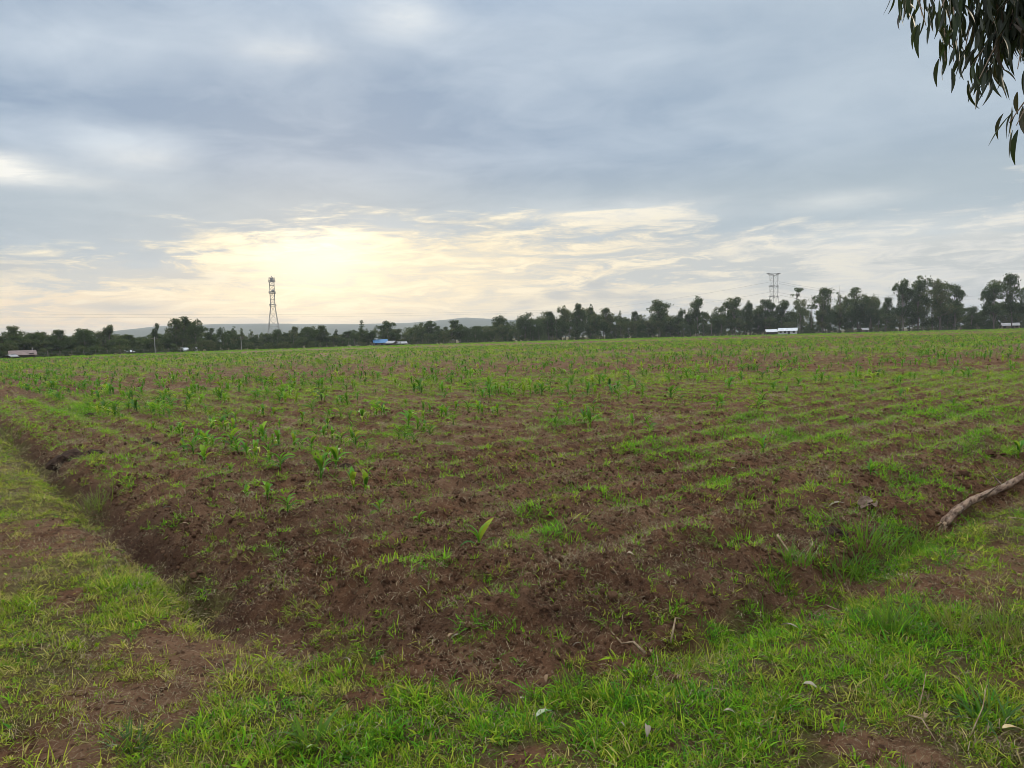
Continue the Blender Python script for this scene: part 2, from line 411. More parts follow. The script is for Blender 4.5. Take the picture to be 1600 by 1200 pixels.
M_YELLOWLEAF = plain('yellowed_leaf', (0.55, 0.40, 0.18), (0.62, 0.52, 0.30), 30, 0.6, 0.3, 0.3)
M_HILL = plain('far_hillside', (0.030, 0.048, 0.024), (0.060, 0.075, 0.036), 0.004, 0.95, 0.05, 0.0)

# ------------------------------------------------------------------ ground: one sheet out to the horizon
def ground_cover(x, y):
    """(turf, damp): how much low growth covers the earth, how far its colour is darkened"""
    s, a, b = field_s(x, y)
    r = np.hypot(x, y)
    out = 1 - sstep(s, -0.15, 0.25)
    n = fbm(x * 0.8, y * 0.8, 4, 31); n2 = fbm(x * 3, y * 3, 3, 35)
    bare = blobs(x, y, BARE)
    lush = blobs(x, y, LUSH)
    verge = np.clip(0.62 + 0.5 * n + 0.35 * n2 + 0.5 * lush - 0.95 * bare + .12 * sstep(b - a, 0, 2), 0, 1) * out
    frac = r / edge_d(bearing_px(x, y))
    far = sstep(r, 14, 60)
    fieldg = np.clip(0.06 + 0.14 * far + 0.55 * n * (0.5 + far) + 0.6 * sstep(frac, 0.66, 0.9) + 0.55 * blobs(x, y, WEED) + .22 * sstep(x, 2.5, 7) * sstep(r, 9, 18), 0, 1) * (1 - out)
    past = sstep(frac, 0.97, 1.02)
    turf = np.maximum(np.clip(verge + fieldg, 0, 1), past)
    ditch = np.exp(-((s + 0.08) / 0.19) ** 2) * sstep(b - a, 0, 1.5) * sstep(b, 1, 3) * (1 - sstep(b, 25, 40))
    dark_soil = np.clip(ditch * 0.9 + (0.5 * np.clip(fbm(x * 0.7, y * 0.7, 3, 41) + .15, 0, 1) + .16 * (1 - sstep(r, 4.5, 11)) + .5 * blobs(x, y, DARK_SPOTS)) * (1 - out) + .25 * out * np.clip(fbm(x * 1.1, y * 1.1, 3, 42), 0, 1), 0, 1)
    return turf, dark_soil, out, bare, lush, n, frac

def build_ground():
    a_front = np.linspace(R(-52), R(52), 560)
    a_back = np.linspace(R(52), R(308), 72)[1:-1]
    ang = np.concatenate([a_front, a_back]); na = len(ang)
    rad = np.concatenate([np.geomspace(0.7, 70, 540), np.geomspace(70, 9000, 48)[1:]]); nr = len(rad)
    rr, aa = np.meshgrid(rad, ang, indexing='ij')
    x, y = (rr * np.sin(aa)).ravel(), (rr * np.cos(aa)).ravel()
    z = height(x, y)
    turf, dark_soil = ground_cover(x, y)[:2]
    verts = np.concatenate([np.stack([x, y, z], 1), [[0, 0, float(height(0., 0.))]]])
    i, k = np.meshgrid(np.arange(nr - 1), np.arange(na), indexing='ij')
    k2 = (k + 1) % na
    quads = np.stack([i * na + k, (i + 1) * na + k, (i + 1) * na + k2, i * na + k2], -1).reshape(-1, 4)[:, ::-1]
    kk = np.arange(na)
    tris = np.stack([kk, (kk + 1) % na, np.full(na, nr * na)], 1)[:, ::-1]
    me = bpy.data.meshes.new('ground')
    nv, nl = len(verts), quads.size + tris.size
    me.vertices.add(nv); me.vertices.foreach_set('co', verts.ravel())
    me.loops.add(nl); me.loops.foreach_set('vertex_index', np.concatenate([quads.ravel(), tris.ravel()]).astype(np.int32))
    me.polygons.add(len(quads) + len(tris))
    me.polygons.foreach_set('loop_start', np.concatenate([np.arange(len(quads)) * 4, quads.size + np.arange(len(tris)) * 3]).astype(np.int32))
    me.polygons.foreach_set('use_smooth', np.ones(len(quads) + len(tris), bool))
    me.update(calc_edges=True); me.validate()
    for nm, v in (('turf', turf), ('dark_soil', dark_soil)):
        t = me.attributes.new(nm, 'FLOAT', 'POINT'); t.data.foreach_set('value', np.append(v, 0.4).astype(np.float32))
    me.materials.append(M_GROUND)
    o = obj('ground', me); o['kind'] = 'structure'
build_ground()

# ------------------------------------------------------------------ hills on the horizon
def build_hills():
    px = np.linspace(-900, 2500, 260)
    top = np.interp(px, [-900, -200, 0, 150, 210, 250, 280, 330, 380, 430, 520, 560, 640, 700, 725, 760, 800, 900, 1100, 1500, 2500],
                        [560, 546, 536, 521, 514, 510, 509, 507, 505.5, 505.5, 506, 507, 504, 499, 496, 497.5, 500, 502, 500, 505, 530])
    top = top + 1.2 * fbm(px * 0.012, px * 0 + 3, 3, 50)
    verts, faces = [], []
    D = [2700, 3050, 3400, 3800, 4500]
    K = [-0.02, 0.42, 0.80, 1.0, 0.55]
    for i, p in enumerate(px):
        d = px_ray(p, top[i]); h = math.hypot(d[0], d[1]); hz = EYE + d[2] / h * 3800
        for k, dist in enumerate(D):
            wob = 1 + 0.10 * float(fbm(np.array([p * 0.02 + k * 7.3]), np.array([k * 2.1]), 3, 60)[0]) * (K[k] < 1)
            verts.append((d[0] / h * dist, d[1] / h * dist, hz * K[k] * wob))
    n = len(D)
    for i in range(len(px) - 1):
        for k in range(n - 1):
            faces.append((i * n + k, (i + 1) * n + k, (i + 1) * n + k + 1, i * n + k + 1))
    o = obj('hills', new_mesh('hills', verts, faces, M_HILL, None, True)); o['kind'] = 'structure'
build_hills()

# ------------------------------------------------------------------ air
def build_haze():
    m = bpy.data.materials.new('pale_air'); m.use_nodes = True
    nt = m.node_tree; nt.nodes.clear()
    v = nt.nodes.new('ShaderNodeVolumePrincipled')
    v.inputs['Color'].default_value = (0.86, 0.93, 1.0, 1); v.inputs['Density'].default_value = 0.00020
    v.inputs['Anisotropy'].default_value = 0.1
    o = nt.nodes.new('ShaderNodeOutputMaterial'); nt.links.new(v.outputs[0], o.inputs['Volume'])
    h = MB().box(-9500, -9500, -2.0, 9500, 9500, 122).build('haze', m); h['kind'] = 'stuff'; h['label'] = 'thin pale haze over the field and far hills'
build_haze()

# ------------------------------------------------------------------ far trees
def leaf_cloud(rng, puffs, per, size):
    """small leaf clumps spread through a set of puffs -> verts, faces, shade"""
    vs, sh = [], []
    for (cx, cy, cz, rx, rz) in puffs:
        n = max(8, int(per * (rx * rx + rx * rz) / 2 / 0.0144))
        d = rng.normal(size=(n, 3)); d /= np.linalg.norm(d, axis=1)[:, None]
        rad = rng.uniform(0.15, 1.0, n) ** 0.5 * np.where(rng.uniform(0, 1, n) < .35, rng.uniform(1.0, 1.7, n), 1.0)
        c = np.array([cx, cy, cz]) + d * rad[:, None] * np.array([rx, rx, rz])
        u = rng.normal(size=(n, 3)); u /= np.linalg.norm(u, axis=1)[:, None]
        w = np.cross(u, rng.normal(size=(n, 3))); w /= np.linalg.norm(w, axis=1)[:, None]
        s = size * rng.uniform(0.4, 1.3, n)[:, None]
        vs.append(np.stack([c - u * s, c + w * s * .45, c + u * s, c - w * s * .45], 1).reshape(-1, 3))
        sh.append(np.repeat(np.clip(rng.normal(0.5, .22) + rng.normal(0, .2, n), 0, 1), 4))
    v = np.concatenate(vs); n = len(v) // 4
    return v, [(4 * i, 4 * i + 1, 4 * i + 2, 4 * i + 3) for i in range(n)], np.concatenate(sh)
def tree_variant(kind, seed):
    """unit-height tree: (trunk mesh, crown mesh)"""
    rng = np.random.default_rng(seed); mb = MB(); puffs = []
    lean = rng.uniform(-.03, .03, 2)
    def trunk(top, r0, r1):
        pts = [(lean[0] * t + 0.012 * math.sin(5 * t + seed), lean[1] * t, t * top) for t in np.linspace(0, 1, 7)]
        mb.tube(pts, list(np.linspace(r0, r1, 7)), 6)
        return pts
    def limb(p, q, r):
        p, q = np.array(p), np.array(q); m = (p + q) / 2 + np.array([0, 0, -0.02]) + rng.normal(0, .01, 3)
        mb.tube([p, m, q], [r, r * .7, r * .35], 5)
    if kind == 'tall':
        pts = trunk(0.86, .017, .006)
        for k in range(rng.integers(15, 22)):
            z = rng.uniform(.36, .94); a = rng.uniform(0, 6.28); rr = rng.uniform(.03, .21) * (1.15 - .55 * abs(z - .62) / .4)
            q = (lean[0] + rr * math.cos(a), lean[1] + rr * math.sin(a), z)
            limb(pts[min(6, int(z * 5.0))], q, .008)
            puffs.append((*q, rng.uniform(.065, .12), rng.uniform(.05, .10)))
            puffs.append((q[0] + rng.normal(0, .05), q[1] + rng.normal(0, .05), q[2] + rng.uniform(-.12, .03), rng.uniform(.04, .07), rng.uniform(.05, .09)))
            puffs.append((q[0] + rng.normal(0, .05), q[1] + rng.normal(0, .05), q[2] - rng.uniform(.0, .08), rng.uniform(.05, .09), rng.uniform(.04, .08)))
        puffs += [(lean[0] + rng.normal(0, .05), lean[1] + rng.normal(0, .05), rng.uniform(.84, .97), rng.uniform(.05, .08), rng.uniform(.035, .06)) for _ in range(4)]; v = leaf_cloud(rng, puffs, 230, .022)
    elif kind == 'dome':
        pts = trunk(0.7, .022, .008)
        for k in range(26):
            z = rng.uniform(.22, .93); a = rng.uniform(0, 6.28); w = .36 * math.sqrt(max(0.05, 1 - ((z - .5) / .5) ** 2)); rr = w * rng.uniform(.3, .95)
            q = (rr * math.cos(a), rr * math.sin(a), z)
            if k % 3 == 0: limb(pts[min(6, int(z * 6))], q, .008)
            puffs.append((*q, rng.uniform(.09, .15), rng.uniform(.07, .11)))
        v = leaf_cloud(rng, puffs, 170, .023)
    elif kind == 'slim':
        pts = trunk(0.9, .014, .004)
        for z in np.linspace(.22, .97, 15):
            a = rng.uniform(0, 6.28); rr = rng.uniform(.01, .085) * (1.25 - z * .8)
            q = (rr * math.cos(a), rr * math.sin(a), z)
            puffs.append((*q, .035 + .075 * (1 - z), rng.uniform(.05, .085)))
            if rng.random() < .6: limb(pts[min(6, int(z * 6))], q, .006)
        v = leaf_cloud(rng, puffs, 220, .022)
    elif kind == 'umbrella':
        pts = trunk(0.9, .014, .006)
        for k in range(9):
            a = rng.uniform(0, 6.28); rr = rng.uniform(.05, .24); z = rng.uniform(.82, .97)
            q = (rr * math.cos(a), rr * math.sin(a), z); limb(pts[5], q, .007)
            puffs.append((*q, rng.uniform(.05, .095), rng.uniform(.022, .04)))
        for k in range(5):
            a = rng.uniform(0, 6.28); rr = rng.uniform(.05, .15); z = rng.uniform(.52, .74)
            q = (rr * math.cos(a), rr * math.sin(a), z); limb(pts[4], q, .006); puffs.append((*q, .06, .035))
        v = leaf_cloud(rng, puffs, 220, .022)
    elif kind == 'spire':
        trunk(0.98, .016, .003)
        for z in np.linspace(.15, .96, 13):
            for j in range(3):
                a = rng.uniform(0, 6.28); rr = .19 * (1 - z) * rng.uniform(.4, 1)
                puffs.append((rr * math.cos(a), rr * math.sin(a), z, .03 + .09 * (1 - z), .03))
        v = leaf_cloud(rng, puffs, 200, .02)
    elif kind == 'bush':
        trunk(0.5, .03, .01)
        for k in range(16):
            a = rng.uniform(0, 6.28); z = rng.uniform(.12, .82); rr = rng.uniform(0, .6) * (1 - z * .55)
            puffs.append((rr * math.cos(a), rr * math.sin(a), z, rng.uniform(.16, .26), rng.uniform(.11, .18)))
        v = leaf_cloud(rng, puffs, 40, .045)
    return mb.mesh('trunk', M_TRUNK), new_mesh('crown', v[0], v[1], M_CROWN, {'shade': v[2]})
TREES = {k: [tree_variant(k, 100 + 10 * j + s) for s in range(n)] for j, (k, n) in enumerate((('tall', 5), ('dome', 4), ('slim', 3), ('umbrella', 2), ('spire', 1), ('bush', 4)))}
HALFW = {'tall': .27, 'dome': .42, 'slim': .15, 'umbrella': .27, 'spire': .16, 'bush': .7}
def ground_point(px, dist):
    d = px_ray(px, 540.0); h = math.hypot(d[0], d[1])
    return np.array([d[0] / h * dist, d[1] / h * dist, 0.0])
def top_height(px, py, dist):
    d = px_ray(px, py); return EYE + d[2] / math.hypot(d[0], d[1]) * dist
def far_tree(name, px, topy, off, kind, label, group=None, halfw_px=None, rng=RNG, var=None, cat='tree'):
    dist = edge_d(px) + off; p = ground_point(px, dist)
    h = top_height(px, topy, dist)
    w = h if halfw_px is None else (halfw_px / F_PX * dist) / HALFW[kind]
    w = min(max(w, 0.62 * h), 1.7 * h)
    tm, cm = TREES[kind][int(rng.integers(len(TREES[kind]))) if var is None else var]
    root = thing(name, p, label, cat, group, rot=(0, 0, rng.uniform(0, 6.28)), scale=(w, w, h))
    obj('trunk', tm, root); obj('crown', cm, root)
    return root

SKY_X = [-400, -100, 0, 20, 45, 60, 90, 110, 130, 150, 170, 190, 215, 232, 245, 255, 265, 290, 315, 325, 345, 365, 378, 400, 430, 445, 480, 500, 520, 535, 550, 600, 640, 660, 700, 715, 745, 765, 780, 800, 820, 860, 885, 905, 930, 960, 975, 1000, 1030, 1050, 1065, 1090, 1110, 1130, 1150, 1175, 1195, 1212, 1225, 1245, 1262, 1275, 1290, 1310, 1340, 1365, 1385, 1395, 1410, 1435, 1470, 1495, 1506, 1520, 1533, 1550, 1580, 1605, 1700, 2100]
SKY_Y = [530, 520, 524, 510, 517, 516, 518, 520, 512, 516, 514, 521, 521, 520, 517, 525, 506, 496, 508, 520, 514, 514, 518, 520, 519, 518, 509, 510, 518, 521, 511, 510, 508, 507, 502, 504, 506, 505, 493, 498, 490, 484, 481, 478, 480, 486, 492, 489, 480, 486, 488, 480, 484, 482, 474, 476, 476, 477, 484, 474, 474, 484, 468, 462, 460, 462, 470, 476, 462, 452, 458, 464, 480, 486, 480, 462, 470, 470, 450, 470]
def place_woods():
    rng = np.random.default_rng(3)
    N = [   # named skyline trees: px, top y, half width px, kind, metres behind the field's edge, label
        (20, 509, 13, 'tall', 25, 'rounded eucalyptus at the far left end of the treeline'),
        (58, 516, 14, 'dome', 16, 'broad dark tree standing just behind the long rust roofed shed'),
        (90, 515, 12, 'tall', 28, 'eucalyptus a little right of the rust roofed shed'),
        (133, 509, 15, 'dome', 18, 'wide domed tree left of the tall clump near the pale utility pole'),
        (172, 508, 9, 'tall', 30, 'slender topped eucalyptus between the domed tree and the pale pole'),
        (246, 503, 8, 'tall', 22, 'thin open tree rising behind the pale utility pole'),
        (276, 497, 13, 'tall', 16, 'left half of the big twin crowned eucalyptus clump left of the mast'),
        (291, 494, 14, 'tall', 22, 'tallest eucalyptus of the big clump left of the mast'),
        (306, 496, 14, 'dome', 14, 'dense right hand tree of the big clump left of the mast'),
        (331, 511, 9, 'tall', 22, 'small rounded tree just right of the big clump'),
        (347, 511, 9, 'dome', 26, 'low round tree second to the right of the big clump'),
        (366, 511, 8, 'slim', 16, 'narrow pointed tree left of the lattice mast'),
        (379, 513, 7, 'slim', 20, 'narrow tree beside the second pale pole'),
        (394, 516, 7, 'slim', 14, 'short pointed tree close to the left of the mast foot'),
        (434, 512, 10, 'dome', 24, 'round dark tree covering the foot of the lattice mast'),
        (462, 510, 9, 'tall', 30, 'scrubby eucalyptus to the right of the mast foot'),
        (484, 507, 13, 'dome', 16, 'broad tree about a mast height right of the mast'),
        (505, 508, 10, 'tall', 20, 'eucalyptus between the broad tree and the gap showing the hills'),
        (527, 515, 7, 'slim', 18, 'low narrow tree in the gap that shows the blue hills'),
        (566, 500, 9, 'spire', 26, 'spiky conifer poking above the trees left of the blue roof'),
        (606, 502, 15, 'tall', 30, 'eucalyptus crown directly above the blue roofed house'),
        (655, 502, 13, 'dome', 24, 'rounded tree right of the blue roofed house'),
        (672, 501, 13, 'tall', 30, 'pale topped eucalyptus right of the house cluster'),
        (712, 500, 14, 'tall', 32, 'open crowned eucalyptus in front of the low far hilltop'),
        (781, 490, 14, 'dome', 22, 'dark round tree where the dense central stand begins'),
        (822, 486, 18, 'dome', 22, 'wide low dome in the central dense stand'),
        (858, 482, 15, 'dome', 28, 'round crowned tree on the rising edge of the central stand'),
        (884, 478, 12, 'tall', 26, 'tall dark eucalyptus left of the central stand\'s peak'),
        (905, 474, 10, 'tall', 34, 'tallest tree of the central stand'),
        (924, 477, 10, 'slim', 26, 'pointed tree just right of the central stand\'s peak'),
        (947, 481, 13, 'tall', 22, 'eucalyptus on the falling right side of the central stand'),
        (970, 487, 8, 'slim', 30, 'small pointed tree in the dip right of the central stand'),
        (992, 486, 8, 'tall', 26, 'small round topped tree left of the lone tall eucalyptus'),
        (1030, 469, 18, 'tall', 14, 'tall open eucalyptus with pale trunks and sky between its branches'),
        (1064, 482, 8, 'tall', 26, 'lower tree between the two tall eucalypts of the pole wood'),
        (1091, 463, 14, 'tall', 20, 'tall eucalyptus with a small pointed top left of the pylon'),
        (1124, 474, 14, 'dome', 28, 'round crown left of the wide feathery tree by the pylon'),
        (1149, 464, 18, 'tall', 18, 'wide feathery eucalyptus left of the pylon'),
        (1172, 470, 9, 'tall', 24, 'narrow crown close to the left of the pylon'),
        (1197, 467, 15, 'tall', 16, 'open crowned tree at the foot of the pylon'),
        (1225, 469, 12, 'tall', 18, 'eucalyptus between the pylon and the thin flat topped tree'),
        (1246, 448, 11, 'umbrella', 26, 'thin flat topped eucalyptus standing high right of the pylon'),
        (1250, 462, 13, 'dome', 14, 'dense round tree behind the white roofed sheds'),
        (1290, 449, 17, 'tall', 20, 'tall open eucalyptus right of the bare dead tree'),
        (1312, 458, 10, 'slim', 28, 'narrow crown second right of the bare dead tree'),
        (1340, 446, 20, 'tall', 18, 'broad layered eucalyptus above the dense middle right clump'),
        (1362, 458, 16, 'dome', 22, 'dense dark dome left of the two tall right hand eucalypts'),
        (1386, 464, 9, 'tall', 28, 'low shoulder tree beside the two tall right hand eucalypts'),
        (1411, 438, 15, 'tall', 2, 'left one of the two tallest right hand eucalypts'),
        (1434, 432, 17, 'tall', 6, 'tallest eucalyptus right of the middle with dark clumped trunks'),
        (1468, 438, 18, 'tall', 4, 'broad eucalyptus right of the tallest one with trunks showing'),
        (1492, 445, 13, 'tall', 8, 'outer eucalyptus left of the open gap in the treeline'),
        (1518, 476, 12, 'dome', 20, 'low round tree standing in the gap near the right edge'),
        (1552, 439, 16, 'tall', 0, 'dense eucalyptus left in the group at the right edge'),
        (1580, 427, 14, 'tall', 4, 'tallest eucalyptus of the group at the right edge'),
        (1604, 446, 14, 'tall', 2, 'eucalyptus cut off by the right edge of the photo'),
        (1660, 440, 18, 'tall', 6, None), (1720, 436, 18, 'tall', 4, None), (-40, 512, 16, 'dome', 20, None), (-90, 510, 16, 'tall', 20, None)]
    for k, (px, ty, hw, kind, off, lab) in enumerate(N):
        far_tree('conifer' if kind == 'spire' else 'eucalyptus_tree', px, ty, off, kind, lab or 'eucalyptus further along the field edge', 'trees along the far field edge', hw, rng)
    MARKS = [(-60, 'beyond the left edge of the photo'), (5, 'at the left edge of the photo'), (34, 'behind the rusty shed'), (75, 'right of the rusty shed'), (110, 'left of the wide domed tree'), (145, 'right of the wide domed tree'), (185, 'behind the small white hut'),
             (225, 'left of the pale utility pole'), (260, 'left side of the big clump'), (300, 'under the big clump'), (340, 'right of the big clump'), (377, 'by the pale pole near the mast'), (410, 'left of the mast foot'), (445, 'right of the mast foot'),
             (500, 'midway between the mast and the conifer'), (545, 'left of the spiky conifer'), (594, 'behind the blue roofed house'), (640, 'right of the grey outbuilding'), (690, 'between the outbuilding and the far hilltop'), (735, 'in front of the far hilltop'),
             (780, 'at the left start of the central stand'), (830, 'in the left part of the central stand'), (880, 'left of the central peak'), (925, 'right of the central peak'), (970, 'in the dip right of the central stand'), (1030, 'around the tall open eucalyptus'),
             (1085, 'around the tree with the small pointed top'), (1140, 'below the wide feathery eucalyptus'), (1190, 'below the pylon'), (1231, 'behind the white roofed buildings'), (1270, 'by the bare dead tree'), (1320, 'right of the bare dead tree'),
             (1370, 'left of the two tallest eucalypts'), (1425, 'under the two tallest eucalypts'), (1480, 'right of the two tallest eucalypts'), (1520, 'in the gap near the right edge'), (1575, 'by the low house at the right edge'), (1650, 'beyond the right edge of the photo')]
    def near(px): return min(MARKS, key=lambda q: abs(q[0] - px))[1]
    W = {'tall': 'tall loose', 'dome': 'rounded', 'slim': 'narrow'}
    px = -260
    while px < 2150:
        for row in range(2):
            q = px + rng.uniform(-4, 4)
            sky = float(np.interp(q, SKY_X, SKY_Y)); base = 528 - (q - 800) * .0262
            ty = sky + (base - sky) * (rng.uniform(0.04, 0.26) if row == 0 else rng.uniform(.25, .6))
            kind = str(rng.choice(['tall', 'dome', 'slim'], p=[.5, .35, .15] if row == 0 else [.25, .5, .25]))
            far_tree('eucalyptus_tree' if kind == 'tall' else 'tree', q, ty, rng.uniform(24, 50) if row == 0 else rng.uniform(9, 24), kind,
                     '%s dark tree, %s row, %s' % (W[kind], 'back' if row == 0 else 'front', near(q)), 'trees filling the far wood', rng.uniform(9, 14), rng)
        if rng.random() < .8:
            o = obj('shrub', TREES['bush'][int(rng.integers(4))][1], None, ground_point(px, edge_d(px) + rng.uniform(26, 52)), (0, 0, rng.uniform(0, 6.28)), (rng.uniform(4, 6), rng.uniform(4, 6), rng.uniform(3.0, 6.0)))
            tag(o, 'dark undergrowth shrub ' + ('wide' if o.scale[0] > 5 else 'slight') + ' and ' + ('tall' if o.scale[2] > 4.5 else 'low') + ', ' + near(px), 'shrub', 'undergrowth of the far woods')
        px += rng.uniform(8, 12) if px < 1240 else rng.uniform(10, 15)
    px = -180
    while px < 2100:
        dens = 1.0 if px < 560 or 740 < px < 1000 else 0.75
        if rng.random() < dens and not (575 < px < 640 or 1195 < px < 1248 or 8 < px < 50 or 1562 < px < 1596):
            dist = edge_d(px) + rng.uniform(3, 9); h = rng.uniform(1.0, 2.8)
            tm, cm = TREES['bush'][int(rng.integers(4))]
            o = obj('bush', cm, None, ground_point(px, dist), (0, 0, rng.uniform(0, 6.28)), (h * rng.uniform(.8, 1.3),) * 2 + (h,))
            tag(o, ('knee high' if h < 1.6 else 'head high' if h < 2.2 else 'tall') + ' scrubby bush, far edge, ' + near(px), 'bush', 'bushes along the far fence')
        px += rng.uniform(6, 13)
place_woods()

def bare_tree(px, topy, off, label, seed):
    rng = np.random.default_rng(seed); dist = edge_d(px) + off; p = ground_point(px, dist); h = top_height(px, topy, dist)
    t = thing('dead_tree', p, label, 'dead tree'); mb = MB(); mb.tube([(0, 0, 0), (.1, 0, h * .4), (-.1, 0, h * .72), (0.05, 0, h)], [.14, .10, .06, .02], 6); mb.build('trunk', M_TRUNK, t)
    for k in range(7):
        z = h * rng.uniform(.4, .85); a = rng.uniform(0, 6.28); l = rng.uniform(1.2, 2.6)
        MB().tube([(0, 0, z), (math.cos(a) * l * .5, math.sin(a) * l * .5, z + l * .7), (math.cos(a) * l * .8, math.sin(a) * l * .8, z + l * 1.5)], [.04, .03, .012], 5).build('branch', M_TRUNK, t)
bare_tree(1268, 461, 18, 'bare pale dead tree right of the thin flat topped eucalyptus', 1)
bare_tree(1312, 446, 22, 'bare twiggy tops of a dead tree above the dense right wood', 2)

# ------------------------------------------------------------------ mast, pylon and cables
def lattice(levels, wfun, mat_leg, root, parts_brace):
    corners = [(-1, -1), (1, -1), (1, 1), (-1, 1)]
    for sx, sy in corners:
        MB().tube([(sx * wfun(z), sy * wfun(z), z) for z in levels], 0.11, 5).build('leg', mat_leg, root)
    for i in range(len(levels) - 1):
        z0, z1 = levels[i], levels[i + 1]; w0, w1 = wfun(z0), wfun(z1); mb = MB()
        for k in range(4):
            a, b = corners[k], corners[(k + 1) % 4]
            mb.bar((a[0] * w0, a[1] * w0, z0), (b[0] * w1, b[1] * w1, z1), .065)
            mb.bar((b[0] * w0, b[1] * w0, z0), (a[0] * w1, a[1] * w1, z1), .065)
            mb.bar((a[0] * w1, a[1] * w1, z1), (b[0] * w1, b[1] * w1, z1), .10)
        mb.build('brace', mat_leg, root)
def build_mast():
    dist = 400.0; p = ground_point(429, dist); H = top_height(424.5, 433, dist)
    z1 = top_height(427, 478.5, dist); z2 = top_height(426, 458.5, dist)
    t = thing('lattice_mast', p, 'tall lattice radio mast with a drum of antennas on top, left of the middle', 'mast', rot=(0, 0, R(12)))
    w = lambda z: 1.05 + max(0, (z1 - z)) / z1 * 2.5
    lv = list(np.linspace(0, z1, 7)) + list(np.linspace(z1, H - 2.4, 8))[1:]
    lattice(lv, w, M_STEEL, t, True)
    for z in (z1, z2, H - 2.4):
        mb = MB(); mb.box(-1.5, -1.5, z, 1.5, 1.5, z + .12)
        for sx, sy, ex, ey in ((-1.5, -1.5, 1.5, -1.5), (1.5, -1.5, 1.5, 1.5), (1.5, 1.5, -1.5, 1.5), (-1.5, 1.5, -1.5, -1.5)):
            mb.bar((sx, sy, z + .9), (ex, ey, z + .9), .14); mb.bar((sx, sy, z), (sx, sy, z + .9), .14)
        mb.build('platform', M_STEEL, t)
    for k in range(6):
        a = k / 6 * 6.283; x, y = 1.3 * math.cos(a), 1.3 * math.sin(a)
        MB().box(-.22, -.10, 0, .22, .10, 2.1).build('antenna_panel', M_STEEL, t, (x, y, H - 2.25), (0, 0, a + R(90)))
    MB().tube([(0, 0, H - 2.4), (0, 0, H + .6)], .14, 6).build('lightning_rod', M_STEEL, t)
    MB().tube([(0, 0, H - 2.2), (0, 0, H - .5)], .45, 10).build('equipment_drum', M_STEEL, t)
    dish = MB(); dish.tube([(0, 0, 0), (0, .25, 0), (0, .5, 0)], [.3, .65, .7], 10).build('dish', M_STEEL, t, (0.4, -1.9, z2 + 1.2))
build_mast()
def build_pylon():
    dist = 520.0; p = ground_point(1209.5, dist); H = top_height(1208.5, 430, dist)
    zA, zB, zC = top_height(1208, 428.5, dist), top_height(1208, 447, dist), top_height(1208, 463, dist)
    t = thing('power_pylon', p, 'grey lattice power pylon with three crossarms above the trees on the right', 'pylon', rot=(0, 0, R(24)))
    w = lambda z: 1.55 + max(0, zC - 2 - z) / zC * 4.2
    lattice(list(np.linspace(0, zC, 5)) + [(zC + zB) / 2, zB, (zB + zA) / 2, zA - .8], w, M_STEEL, t, True)
    for z, l in ((zA, 5.4), (zB, 3.9), (zC, 3.9)):
        mb = MB()
        for sx in (-1, 1):
            for sy in (-1.5, 1.5):
                mb.bar((sx * 1.5, sy, z - .7), (sx * l, sy * .2, z + (.5 if l > 5 else 0)), .26); mb.bar((sx * 1.5, sy, z + .5), (sx * l, sy * .2, z + (.5 if l > 5 else 0)), .26)
            mb.bar((sx * 2.6, -.9, z), (sx * 2.6, .9, z), .16)
        mb.bar((-1.5, -1.5, z), (1.5, -1.5, z), .22); mb.bar((-1.5, 1.5, z), (1.5, 1.5, z), .22)
        mb.build('crossarm', M_STEEL, t)
        for sx in (-1, 1):
            MB().tube([(sx * 3.7, 0, z), (sx * 3.7, 0, z - 4.2)], .10, 5).build('insulator', M_STEEL, t)
    def cable(pa, pb, sag, label):
        pa, pb = np.array(pa), np.array(pb); o = (pa + pb) / 2
        pts = [pa + (pb - pa) * u - np.array([0, 0, sag * 4 * u * (1 - u)]) - o for u in np.linspace(0, 1, 25)]
        tag(MB().tube(pts, .036, 4).build('power_cable', M_CABLE, None, o), label, 'cable', 'power cables strung from the pylon')
    for (py0, pxl, pyl, nm) in ((441, 900, 486, 'upper'), (457, 930, 492, 'middle')):
        cable(at_dist(1201, py0, dist), at_dist(pxl, pyl, 900), 2.0, nm + ' power cable running left from the pylon to the central stand')
    for (py0, pyr, nm) in ((440, 441, 'uppermost'), (443, 447, 'second'), (457, 461, 'third'), (461, 470, 'lowest')):
        cable(at_dist(1217, py0, dist), at_dist(1790, pyr - 6, 470), 9.0, nm + ' power cable running right from the pylon out of the photo')
    for (y0, y1, nm) in ((487, 487, 'upper'), (492, 490, 'lower')):
        cable(at_dist(-60, y0 + 3, 600), at_dist(900, y1 - 4, 1000), 3, nm + ' of the two faint cables crossing low behind the lattice mast')
build_pylon()

# ------------------------------------------------------------------ far houses, poles and fence
def roof_mat(name, c1, c2): return plain(name, c1, c2, 1.2, 0.45, 0.5, 0.2)
RM = {'rust': roof_mat('rusty_iron', (0.13, 0.07, 0.055), (0.22, 0.145, 0.12)), 'white': roof_mat('bright_iron', (0.62, 0.65, 0.70), (0.80, 0.82, 0.85)),
      'blue': roof_mat('blue_iron', (0.025, 0.15, 0.36), (0.05, 0.22, 0.46)), 'grey': roof_mat('grey_iron', (0.30, 0.30, 0.31), (0.45, 0.44, 0.44))}
WM = {'white': plain('whitewash', (.55, .55, .52), (.68, .68, .65), 1.0), 'dark': plain('dark_boards', (.06, .045, .035), (.11, .08, .06), 1.0), 'tan': plain('mud_wall', (.24, .18, .13), (.34, .27, .2), 1.0)}
M_DOOR = plain('dark_door', (.05, .04, .04), (.08, .07, .06), 2)
M_PALEPOLE = plain('pale_pole', (.32, .31, .28), (.42, .41, .38), 1.0)
M_POST = plain('fence_post', (.12, .10, .08), (.24, .21, .18), 3)
